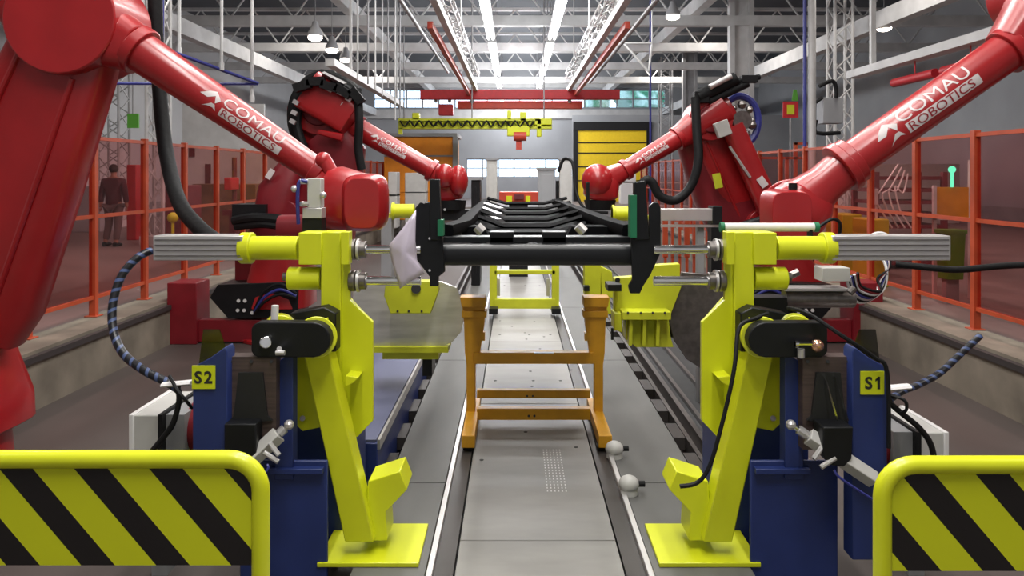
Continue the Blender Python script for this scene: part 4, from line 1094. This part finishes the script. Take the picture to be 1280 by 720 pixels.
# yellow roller door and orange cabin
struct('door_1', B().bb(P(722, 0, 44).x, P(808, 0, 44).x, 44, 44.1, 0, P(0, 163, 44).z), 'door_y')
b = B(); x0, x1 = P(722, 0, 44).x, P(808, 0, 44).x
for z in (1.2, 2.0, 2.8, 3.4): b.bb(x0, x1, 43.95, 44, z-.03, z+.03)
b.bb(x0-.25, x0, 43.9, 44.2, 0, 4.5); b.bb(x1, x1+.3, 43.9, 44.2, 0, 4.5); b.bb(x0-.25, x1+.3, 43.85, 44.2, 4.1, 4.6)
struct('trim_%d' % k, b, 'black'); k += 1
struct('trim_%d' % k, B().bb(x0-.3, HR, 44.1, 44.3, -.1, 5.0), 'wall_dark'); k += 1
solo('white_bin', B().pbox(776, 217, 795, 229, 40, .8).bb(P(776,0,40).x, P(795,0,40).x, 40, 40.8, 0, 1.2), 'white', 'white crate standing in front of the yellow roller door', 'crate', bevel=.02)
t = thing('orange_cabin', (P(522, 0, 26).x, 26, 0), 'orange control cabin behind the left robot forearm', 'cabin')
a = P(480, 171, 26); c = P(568, 240, 26)
part('body', B().bb(a.x, c.x, 26, 28, 0, a.z), 'cabinet', t, bevel=.02)
part('roof_edge', B().bb(a.x-.05, c.x+.1, 25.9, 28.1, a.z, a.z+.12), 'steelgrey', t)
part('corner_frame', B().bb(c.x-.05, c.x+.12, 25.9, 26.1, 0, a.z).bb(a.x, c.x, 25.95, 26, P(0, 196, 26).z, P(0, 194, 26).z), 'steelgrey', t)
part('door_panel', B().pbox(500, 212, 545, 240, 25.96, .05), 'cabinet', t)
solo('pale_cabinet', B().pbox(485, 215, 496, 246, 22, .6).bb(P(485,0,22).x, P(496,0,22).x, 22, 22.6, 0, 1.0), 'alu_paint', 'narrow pale cabinet in front of the orange cabin', 'cabinet', bevel=.02)
solo('pale_cabinet', B().pbox(506, 216, 532, 242, 23, .6).bb(P(506,0,23).x, P(532,0,23).x, 23, 23.6, 0, 1.05), 'alu_paint', 'wider pale cabinet right of the narrow one by the orange cabin', 'cabinet', bevel=.02)

# ================================================================== OVERHEAD: red bridge crane, rails, yellow hoist
def rail(x, label, red):
    t = thing('overhead_rail', (x, 5, 4.5), label, 'rail')
    s = 1 if x > 0 else -1
    part('profile', B().bb(x-.06, x+.06, 6, 26.3, 4.42, 4.56), 'steelwhite', t)
    part('upper_profile', B().lattice((x+s*.0, 6, 4.95), (x, 26.3, 4.95), .22, .018, 36), 'steelwhite', t)
    part('lower_profile', B().bb(x+s*.22-.05, x+s*.22+.05, 14, 26, 4.25, 4.38), red, t, 'reddish lower rail')
    b = B()
    for y in (9, 14, 19, 24): b.cyl((x, y, 4.5), (x, y, 7.8), .02, seg=6)
    part('hanger', b, 'steelwhite', t)
rail(-1.35, 'left overhead crane rail leading back to the red crane beam', 'crane_orange')
rail(1.85, 'right overhead crane rail leading back to the red crane beam', 'crane_orange')
for x, z, lab in ((-2.3, 5.05, 'left'), (2.55, 4.7, 'right')):
    solo('overhead_pipe', B().cyl((x, 8, z), (x, 26, z), .045, seg=10), 'steelgrey', 'grey overhead pipe outside the %s crane rail' % lab, 'pipe')
t = thing('bridge_crane', P(650, 125, 26), 'long red crane beam with orange-red lower beam crossing above the line', 'crane')
part('beam', B().pbox(525, 112, 775, 124, 26, .3), 'crane_red', t, bevel=.02)
part('lower_beam', B().pbox(572, 126, 728, 136, 26.4, .25), 'crane_orange', t, bevel=.02)
part('trolley', B().pbox(548, 130, 566, 144, 26.2, .4), 'crane_red', t, bevel=.03)
b = B()
for x in (545, 562, 590, 712): b.cyl(P(x, 112, 26.1), P(x, 128, 26.3), .06, seg=8)
part('hanger', b, 'steelgrey', t)
t = thing('yellow_hoist', P(590, 160, 24), 'yellow green lattice hoist beam hanging under the red crane', 'hoist')
part('beam', B().pbox(498, 158, 690, 161, 24, .3).pbox(498, 148, 676, 151, 24, .3), 'yellow_far', t)
b = B()
for i in range(16):
    x = 500+i*11; b.cyl(P(x, 150, 24.1), P(x+5.5, 160, 24.1), .035, seg=6).cyl(P(x+5.5, 160, 24.1), P(x+11, 150, 24.1), .035, seg=6)
part('lattice', b, 'yellow_far', t)
part('back_plate', B().pbox(498, 150, 690, 159, 24.2, .04), 'yellow_far', t)
b = B(); b.pbox(515, 141, 524, 150, 24, .3).pbox(634, 138, 639, 150, 24, .3).pbox(650, 140, 658, 152, 24, .3).pbox(634, 157, 662, 170, 23.9, .4).pbox(671, 150, 677, 171, 24, .2).pbox(668, 148, 690, 156, 24, .2)
part('carriage', b, 'yellow', t, bevel=.02)
part('motor', B().cyl(P(642, 170, 24), P(658, 170, 24), .16, seg=14).pbox(645, 170, 652, 187, 24, .2), 'crane_orange', t)
part('swag_cable', B().tube([P(500+6*i_, 151+(7 if i_ % 2 else 0), 23.9) for i_ in range(29)], .03, 6, 3), 'rubber', t, 'dark cable looping along the beam')
part('end_stay', B().pbox(498, 160, 503, 168, 24, .1), 'yellow_far', t)
b = B()
for x in (505, 590, 680): b.cyl(P(x, 148, 24.1), (P(x, 148, 24.1).x, 24.1, 7.7), .02, seg=6)
part('hanger', b, 'steelgrey', t)

# fluorescent fixtures
FIX_Y = (19.5, 22.3, 25.6, 28, 31, 35.5, 41, 44.5)
proto = None
for x in TUBE_ROWS:
    for y in FIX_Y:
        if proto is None:
            t = thing('fluorescent_fixture', (x, y, 5.8), '', 'lamp', 'fluorescent fixtures'); proto = t
            part('housing', B().bb(x-.13, x+.13, y-1.2, y+1.2, 5.80, 5.90), 'steelwhite', t)
            part('tube', B().cyl((x-.07, y-1.15, 5.75), (x-.07, y+1.15, 5.75), .045, seg=8).cyl((x+.07, y-1.15, 5.75), (x+.07, y+1.15, 5.75), .045, seg=8), 'tube_on', t)
            part('hanger', B().cyl((x, y-1, 5.9), (x, y-1, 8.5), .012, seg=6).cyl((x, y+1, 5.9), (x, y+1, 8.5), .012, seg=6), 'steelgrey', t)
        else:
            t = copy_tree(proto); t.location = (x, y, 5.8)
        t['label'] = 'lit fluorescent fixture, %s from the front in the %s ceiling row' % (ORD[FIX_Y.index(y)], 'left' if x < 0 else 'right')
        t['group'] = 'fluorescent fixtures in the %s row' % ('left' if x < 0 else 'right')
# high bay lamps
proto = None
for (px, py, Y, lab) in ((394, 46, 20, 'round glowing ceiling lamp, highest of the three at upper left'), (415, 62, 23, 'round glowing ceiling lamp, middle of the three at upper left'), (432, 74, 26, 'round glowing ceiling lamp, lowest of the three at upper left'),
                    (841, 20, 21, 'round glowing ceiling lamp right of the crane rails'), (1105, 34, 20, 'round glowing ceiling lamp at the upper right')):
    p = P(px, py, Y)
    if proto is None:
        t = thing('ceiling_lamp', (p.x, p.y, p.z), lab, 'lamp', 'round ceiling lamps'); proto = t; pr = p.copy()
        part('reflector', B().loft([p+Vector((0, 0, .02)), p+Vector((0, 0, .10)), p+Vector((0, 0, .28)), p+Vector((0, 0, .40))], [.20, .19, .10, .07], 20), 'steelgrey', t)
        part('bulb', B().ball(p-Vector((0, 0, .03)), .19, sz=.45), 'lamp_on', t)
        part('cord', B().cyl(p+Vector((0, 0, .4)), p+Vector((0, 0, 8.4-p.z)), .012, seg=6), 'steelgrey', t)
    else:
        t = copy_tree(proto); t.location = p; t['label'] = lab

# round duct at upper left ceiling etc.
struct('trim_%d' % k, B().bb(HL, -4.5, 9, 9.5, 4.2, 4.75), 'steelgrey'); k += 1
# hanging poles on the left with blue compressed air pipe
for (px, yb, Y, j) in ((175, 62, 8.5, 0), (224, 70, 9.2, 1), (277, 88, 9.8, 2), (315, 128, 10.5, 3)):
    p = P(px, yb, Y)
    solo('hanging_pole', B().cyl(p, (p.x, Y, 7.9), .022 if j else .02, seg=8).cyl(p, p+Vector((0, 0, .1)), .035, seg=8), 'steelwhite',
         'white vertical pole hanging from the ceiling, %s of four at upper left' % ('first from left', 'second from left', 'third from left', 'longest and rightmost')[j], 'pole')
solo('air_pipe', B().cyl(P(203, 60, 8.9), P(322, 104, 10.5), .022, seg=8).cyl(P(120, 104, 8.8), P(322, 105, 10.5), .02, seg=8).cyl(P(203, 60, 8.9), (P(203, 60, 8.9).x, 8.9, 7.9), .02, seg=8), 'pipe_blue', 'thin blue compressed air pipe hung from the white poles at left', 'pipe')
# thin hangers in the centre left
for j, (px, y1, Y) in enumerate(((447, 100, 18), (460, 105, 18), (469, 112, 19), (485, 110, 20), (494, 150, 20), (500, 148, 20), (478, 120, 21))):
    p = P(px, y1, Y)
    solo('hanger_rod', B().cyl(p, (p.x, Y, 7.9), .022, seg=6), 'steelwhite' if j % 2 == 0 else 'steelgrey', 'thin ceiling rod left of the crane rails, %s of seven from the left' % ORD[(0, 1, 2, 4, 5, 6, 3)[j]], 'rod', 'hanger rods left of the crane rails')
# white diagonal cable channel above the left robot
solo('cable_channel', B().bb(-4.0, -3.8, 16, 26, 3.85, 4.0).bb(-3.93, -3.87, 18, 18.05, 3.9, 8.0).bb(-3.93, -3.87, 25, 25.05, 3.9, 8.0), 'steelwhite', 'pale overhead cable channel above the middle left robot', 'cable tray')
solo('cable_channel', B().bb(7.4, 7.7, 8.5, 17, 3.70, 3.86).bb(7.5, 7.6, 9, 9.1, 3.8, 8.0).bb(7.5, 7.6, 16, 16.1, 3.8, 8.0), 'steelwhite', 'pale overhead cable channel above the right fence', 'cable tray')
for i in range(4):
    y = 8.4+i*1.75
    solo('red_busbar', B().cyl((7.55, y, 3.38), (7.55, y+1.5, 3.38), .085, seg=12).cyl((7.55, y+.7, 3.4), (7.55, y+.7, 3.72), .015, seg=6), 'crane_red', 'red overhead tube above the right fence, %s of its row' % ('nearest', 'second nearest', 'third', 'farthest')[i], 'pipe', 'red overhead tubes on the right')
# white triangular braces under the right rail
solo('hanging_bracket', B().cyl(P(770, 54, 20), P(815, 54, 20), .03, seg=6).cyl(P(815, 54, 20), P(811, 90, 20), .03, seg=6).cyl(P(780, 54, 20), P(811, 90, 20), .03, seg=6).cyl(P(815, 54, 20), (P(815, 54, 20).x, 20, 7.8), .02, seg=6), 'steelwhite', 'white triangular bracket hanging right of the crane rails', 'bracket')
solo('blue_drop_pipe', B().cyl((P(813, 0, 22).x, 22, .2), (P(813, 0, 22).x, 22, 7.8), .03, seg=8), 'pipe_blue', 'thin blue drop pipe left of the yellow roller door edge', 'pipe')

# columns
def column(px, Y, w, label, latt=True, m='steelwhite'):
    x = P(px, 0, Y).x; w_ = w/F*Y
    t = thing('steel_column', (x, Y, 0), label, 'column')
    if latt:
        part('lattice', B().lattice((x, Y, 0), (x, Y, 7.7), w_, .03, 18, .045), m, t)
        part('base', B().bb(x-w_*.8, x+w_*.8, Y-w_*.8, Y+w_*.8, 0, .2), m, t)
    else:
        part('shaft', B().bb(x-w_/2, x-w_*.3, Y-.15, Y+.15, 0, 7.7).bb(x+w_*.3, x+w_/2, Y-.15, Y+.15, 0, 7.7).bb(x-w_*.3, x+w_*.3, Y-.02, Y+.02, 0, 7.7), m, t)
        part('base', B().bb(x-w_*.8, x+w_*.8, Y-.25, Y+.25, 0, .3), m, t)
    return t
column(142, 23, 26, 'white lattice column at far left above the walking person')
column(198, 17, 20, 'white lattice column behind the hanging black hose')
column(862, 38, 18, 'distant grey column left of the middle right robot', False, 'steelgrey')
column(926, 24, 30, 'thick grey double column behind the middle right robot', False)
column(1050, 20, 22, 'pale lattice column with grey boxes at right')
column(832, 40, 14, 'dark lattice column right of the yellow roller door', True, 'steelgrey')
t = thing('pipe_riser', (P(1013, 0, 17).x, 17, 0), 'thick white vertical pipe with a blue pipe beside it', 'pipe')
part('white_pipe', B().cyl((P(1015, 0, 17).x, 17, 0), (P(1015, 0, 17).x, 17, 7.8), .085, seg=16), 'steelwhite', t)
part('blue_pipe', B().cyl((P(1006, 0, 17).x, 17, 0), (P(1006, 0, 17).x, 17, 7.8), .04, seg=12), 'pipe_blue', t, 'blue pipe')
t = thing('wall_box', P(1040, 154, 18), 'grey electrical box with bent pipes on the right column', 'electrical box')
part('body', B().pbox(1029, 122, 1054, 154, 18, .4), 'wall_dark', t, bevel=.01)
part('pipe', B().tube([P(1024, 108, 18), P(1040, 101, 18), P(1045, 110, 18), P(1045, 122, 18)], .05, 8, 3).tube([P(1020, 150, 18), P(1020, 166, 18), P(1050, 166, 18)], .05, 8, 3).cyl(P(1028, 122, 18), P(1020, 128, 18), .04, seg=8), 'rubber', t)
t = thing('warning_sign', P(989, 147, 22), 'small red and yellow hanging sign with a green tag', 'sign')
part('board', B().pbox(979, 127, 998, 147, 22, .05), 'crane_red', t)
part('notice', B().pbox(984, 131, 993, 143, 21.98, .02), 'yellow_far', t)
part('tag', B().pp([(992, 112), (996, 112), (998, 126), (990, 126)], 22, .03), 'bin_green', t)
part('pole', B().cyl(P(988, 147, 22.03), (P(988, 0, 22.03).x, 22.03, 0), .03, seg=8), 'steelgrey', t)

# ================================================================== BEHIND THE FENCES
# wall doors and panels on the left wall
struct('door_2', B().bb(HL, HL+.06, 25.5, 27.2, 0, 2.4), 'steelwhite')
t = thing('wall_panel', P(300, 200, 34), 'large pale partition behind the left fence', 'partition')
def part_box(name, px0, py0, px1, Y, d, m, label, cat, z0=0, bev=.02):
    a = P(px0, py0, Y); x1 = P(px1, 0, Y).x
    return solo(name, B().bb(a.x, x1, Y, Y+d, z0, a.z), m, label, cat, bevel=bev)
part('panel', B().bb(P(228, 0, 22).x, P(330, 0, 22).x, 22, 22.1, 0, 3.6), 'steelwhite', t)
part('notice', B().pbox(236, 185, 243, 196, 21.95, .03).pbox(256, 205, 263, 232, 21.95, .03), 'rackred', t)
part_box('storage_bench', 20, 233, 125, 20.5, .8, 'wall_dark', 'long grey bench behind the left fence by the person', 'bench')
part_box('machine_bench', 206, 232, 232, 15.6, .8, 'rackred', 'dark red bench with parts behind the left fence', 'bench')
part_box('machine_bench', 240, 230, 320, 19.5, .8, 'wood', 'brown bench under the pale partition behind the left fence', 'bench')
part_box('red_cabinet', 158, 206, 170, 18, .5, 'crane_red', 'narrow red cabinet behind the left fence right of the person', 'cabinet')
part_box('far_crate', 92, 206, 104, 23, .8, 'white', 'white crate left of the person behind the left fence', 'crate')
solo('yellow_lamp', B().ball(P(216, 272, 14.2), .10).cyl(P(216, 272, 14.2), (P(216, 0, 14.2).x, 14.2, 0), .03, seg=8), 'yellow_far', 'round yellow marker on a stick behind the left fence', 'marker')
t = thing('drill_stand', (P(287, 0, 15).x, 15, 0), 'red bench drill behind the left fence near the middle left robot', 'machine')
part('table', B().bb(P(278, 0, 15).x, P(300, 0, 15).x, 15, 15.5, .75, .85).bb(P(284, 0, 15).x, P(292, 0, 15).x, 15.1, 15.3, 0, .75), 'rackred', t)
part('column', B().cyl((P(286, 0, 15).x, 15.3, .85), (P(286, 0, 15).x, 15.3, 1.9), .05, seg=10), 'rackred', t)
part('head', B().bb(P(281, 0, 15).x, P(290, 0, 15).x, 14.95, 15.4, 1.25, 1.5), 'crane_red', t, bevel=.02)
# boards with green sign on left lattice column
t = thing('exit_sign', P(168, 160, 14), 'green sign hung by the left lattice columns', 'sign')
part('board', B().pbox(159, 142, 173, 160, 14, .04), 'bin_green', t)
part('pole', B().cyl(P(166, 142, 14.02), (P(166, 0, 14).x, 14.02, 7.6), .015, seg=6), 'steelgrey', t)

# right side
t = thing('platform_stairs', (P(1003, 0, 19).x, 19, 0), 'orange railed platform steps beyond the right fence', 'steps')
b = B()
for x in (984, 995, 1011): b.pbox(x-2, 178 if x > 990 else 197, x+2, 262, 19, .08)
b.pbox(993, 178, 1013, 181, 19, .08).pbox(940, 196, 1015, 199, 19, .08)
part('rail', b, 'orange', t)
b = B()
for i in range(4): b.bb(P(990, 0, 19).x, P(1016, 0, 19).x, 19.1+i*.3, 19.4+i*.3, 0, .25+i*.22)
part('step', b, 'steelgrey', t)
def rack(px0, px1, y0, Y, label, m='rackred', n=5):
    a = P(px0, y0, Y); x1 = P(px1, 0, Y).x
    t = thing('storage_rack', ((a.x+x1)/2, Y, 0), label, 'rack')
    for x in (a.x, x1):
        for dy in (0, .8): part('upright', B().bb(x-.04, x+.04, Y+dy-.04, Y+dy+.04, 0, a.z), m, t)
    for i in range(n): part('shelf', B().bb(a.x, x1, Y, Y+.8, a.z*(i+.5)/n-.03, a.z*(i+.5)/n+.03), m, t)
    return t
rack(1095, 1180, 215, 12.5, 'dark red rack with narrow shelves beyond the right fence', n=8)
part_box('yellow_machine', 1052, 268, 1078, 11.5, .6, 'yellow_far', 'low yellow machine beyond the right fence', 'machine')
part_box('yellow_machine', 1085, 274, 1112, 10.5, .5, 'yellow_far', 'low yellow box beyond the right fence, nearer the front', 'machine')
t = thing('green_bin', P(1195, 312, 9.2), 'green bin beyond the right fence at the right edge', 'bin')
part('body', B().loft([P(1188, 348, 9.2), P(1188, 290, 9.2)], [(.11, .12), (.13, .14)], 16, 5), 'bin_green', t, bevel=.005)
part('rim', B().loft([P(1188, 291, 9.2), P(1188, 287, 9.2)], [(.145, .155)]*2, 16, 5), 'bin_green', t)
t['label'] = 'green bin beyond the right fence at the right edge'
part('pedestal', B().bb(P(1180, 0, 9.2).x, P(1196, 0, 9.2).x, 9.15, 9.25, 0, P(0, 347, 9.2).z), 'steelgrey', t)
t = thing('operator_station', (P(1172, 0, 9.5).x, 9.5, 0), 'pale framed panel with a green light beyond the right fence', 'control panel')
part('frame', B().bb(P(1167, 0, 9.5).x, P(1171, 0, 9.5).x, 9.5, 9.54, 0, P(0, 232, 9.5).z).bb(P(1167, 0, 9.5).x, P(1215, 0, 9.5).x, 9.5, 9.54, P(0, 275, 9.5).z, P(0, 272, 9.5).z).bb(P(1212, 0, 9.5).x, P(1215, 0, 9.5).x, 9.5, 9.54, 0, P(0, 200, 9.5).z), 'steelwhite', t)
part('panel', B().bb(P(1172, 0, 9.5).x, P(1212, 0, 9.5).x, 9.52, 9.6, P(0, 272, 9.5).z, P(0, 234, 9.5).z), 'ochre', t)
part('signal_light', B().ball(P(1190, 212, 9.5), .045).cyl(P(1190, 216, 9.5), P(1190, 234, 9.5), .02, seg=8), 'green_on', t, 'glowing green signal light')
t = thing('cable_bundle', P(1100, 260, 10.6), 'tangle of white cables hanging beyond the right fence', 'cables')
for i in range(4):
    x = 1095+i*8
    part('cable', B().tube([P(x+28-i*4, 205+i*4, 10.6), P(x+10, 232+i*3, 10.6), P(x, 248-i*5, 10.6), P(x+6, 262, 10.6), P(x+20, 285, 10.6)], .012, 6), 'white', t)
part('bracket', B().pbox(1094, 236, 1098, 256, 10.58, .05).bb(P(1095, 0, 10.6).x, P(1097, 0, 10.6).x, 10.6, 10.63, 0, P(0, 256, 10.6).z), 'white', t)
part_box('grey_desk', 1060, 205, 1200, 24, .8, 'alu_paint', 'long pale cabinet row far beyond the right fence', 'cabinet')
# clutter behind the right line: grey shelving with cables
rack(818, 862, 206, 31, 'pale shelving seen behind the right robot forearm', 'alu_paint', 4)
b = B()
for i in range(9):
    x = 832+i*9
    solo('orange_post', B().pbox(x-(1.5 if i % 3 else 3), 262, x+(1.5 if i % 3 else 3), 322, 13.5, .08).bb(P(x-1.5,0,13.5).x, P(x+1.5,0,13.5).x, 13.5, 13.56, PZ, P(0, 321, 13.5).z), 'orange', '%s orange guard post from the left in the row behind the right guide rods' % ORD[i], 'post', 'orange guard posts behind the right guide rods')
part_box('low_cabinet', 905, 238, 960, 18, .6, 'alu_paint', 'low pale cabinet behind the right lower arm', 'cabinet')

# ------------------------------------------------------------------ person walking behind the left fence
def person():
    Y = 16.5; X0 = P(142, 0, Y).x
    t = thing('person', (X0, Y, 0), 'person in dark red jacket walking away behind the left fence', 'person')
    def skin(name, joints, edges, m, root=0, parent=t, sub=2):
        me = bpy.data.meshes.new(name); me.from_pydata([Vector(j[0]) for j in joints], edges, []); me.materials.append(M[m])
        o = bpy.data.objects.new(name, me); COL.objects.link(o); o.parent = parent; ROOT[o.name] = ROOT[parent.name]
        me.skin_vertices.new() if hasattr(me.skin_vertices, 'new') and not me.skin_vertices else None
        sk = o.modifiers.new('skin', 'SKIN')
        if not me.skin_vertices:
            bm = bmesh.new(); bm.from_mesh(me); bm.verts.layers.skin.verify(); bm.to_mesh(me); bm.free()
        for v, j in zip(me.skin_vertices[0].data, joints): v.radius = j[1] if isinstance(j[1], tuple) else (j[1], j[1])
        me.skin_vertices[0].data[root].use_root = True
        sk.use_smooth_shade = True
        s = o.modifiers.new('sub', 'SUBSURF'); s.levels = sub; s.render_levels = sub
        return o
    # body: one continuous surface
    J = [((0, 0, .95), (.15, .11)), ((0, 0, 1.15), (.14, .10)), ((0, 0, 1.38), (.17, .11)), ((0, 0, 1.50), .06), ((0, .01, 1.58), .06), ((0, .0, 1.66), (.078, .09)), ((0, 0, 1.73), .06),
         ((-.19, 0, 1.42), .065), ((-.25, .02, 1.15), .052), ((-.24, -.06, .92), .038), ((-.24, -.08, .84), .034),
         ((.19, 0, 1.42), .065), ((.25, -.02, 1.15), .052), ((.26, .04, .92), .038), ((.26, .05, .84), .034),
         ((-.10, 0, .88), .092), ((-.13, .06, .50), .065), ((-.17, -.02, .09), .045), ((-.17, .10, .035), .035),
         ((.10, 0, .88), .092), ((.12, -.03, .50), .065), ((.11, -.12, .09), .045), ((.11, .0, .035), .035)]
    E = [(0,1),(1,2),(2,3),(3,4),(4,5),(5,6),(2,7),(7,8),(8,9),(9,10),(2,11),(11,12),(12,13),(13,14),(0,15),(15,16),(16,17),(17,18),(0,19),(19,20),(20,21),(21,22)]
    skin('body', J, E, 'skin')
    Jj = [((0, 0, .83), (.185, .145)), ((0, 0, 1.0), (.18, .14)), ((0, 0, 1.15), (.175, .135)), ((0, 0, 1.37), (.195, .14)), ((0, 0, 1.48), (.09, .09)),
          ((-.20, 0, 1.41), .085), ((-.26, .02, 1.15), .07), ((-.25, -.06, .93), .055), ((.20, 0, 1.41), .085), ((.26, -.02, 1.15), .07), ((.26, .04, .93), .055)]
    skin('jacket', Jj, [(0,1),(1,2),(2,3),(3,4),(3,5),(5,6),(6,7),(3,8),(8,9),(9,10)], 'jacket')
    Jt = [((0, 0, .93), (.16, .125)), ((-.10, 0, .84), .11), ((-.13, .06, .50), .085), ((-.165, -.01, .12), .068), ((.10, 0, .84), .11), ((.12, -.03, .50), .085), ((.11, -.11, .12), .068)]
    skin('trousers', Jt, [(0,1),(1,2),(2,3),(0,4),(4,5),(5,6)], 'jeans')
    o_ = ROOT[t.name]
    part('hair', B().ball(o_+Vector((0, .0, 1.685)), .098, sx=.95, sy=1.05, sz=1.05), 'hair', t)
    b = B()
    for x, y in ((-.17, .05), (.11, -.05)): b.loft([o_+Vector((x, y-.13, .05)), o_+Vector((x, y+.0, .05)), o_+Vector((x, y+.13, .035))], [(.045, .045), (.05, .05), (.04, .03)], 12, 2.5, up=(0, 0, 1))
    part('shoes', b, 'rubber', t)
    b = B()
    for sx, py in ((-1, -.08), (1, .05)):
        for f in range(4): b.cyl(o_+Vector((sx*.25+(f-1.5)*.004, py+(f-1.5)*.018, .83)), o_+Vector((sx*.245, py+(f-1.5)*.02, .765-.006*abs(f-1.5))), .008, .006, 6)
        b.cyl(o_+Vector((sx*.245, py+.03, .84)), o_+Vector((sx*.235, py+.06, .79)), .009, .007, 6)
    part('fingers', b, 'skin', t)
person()
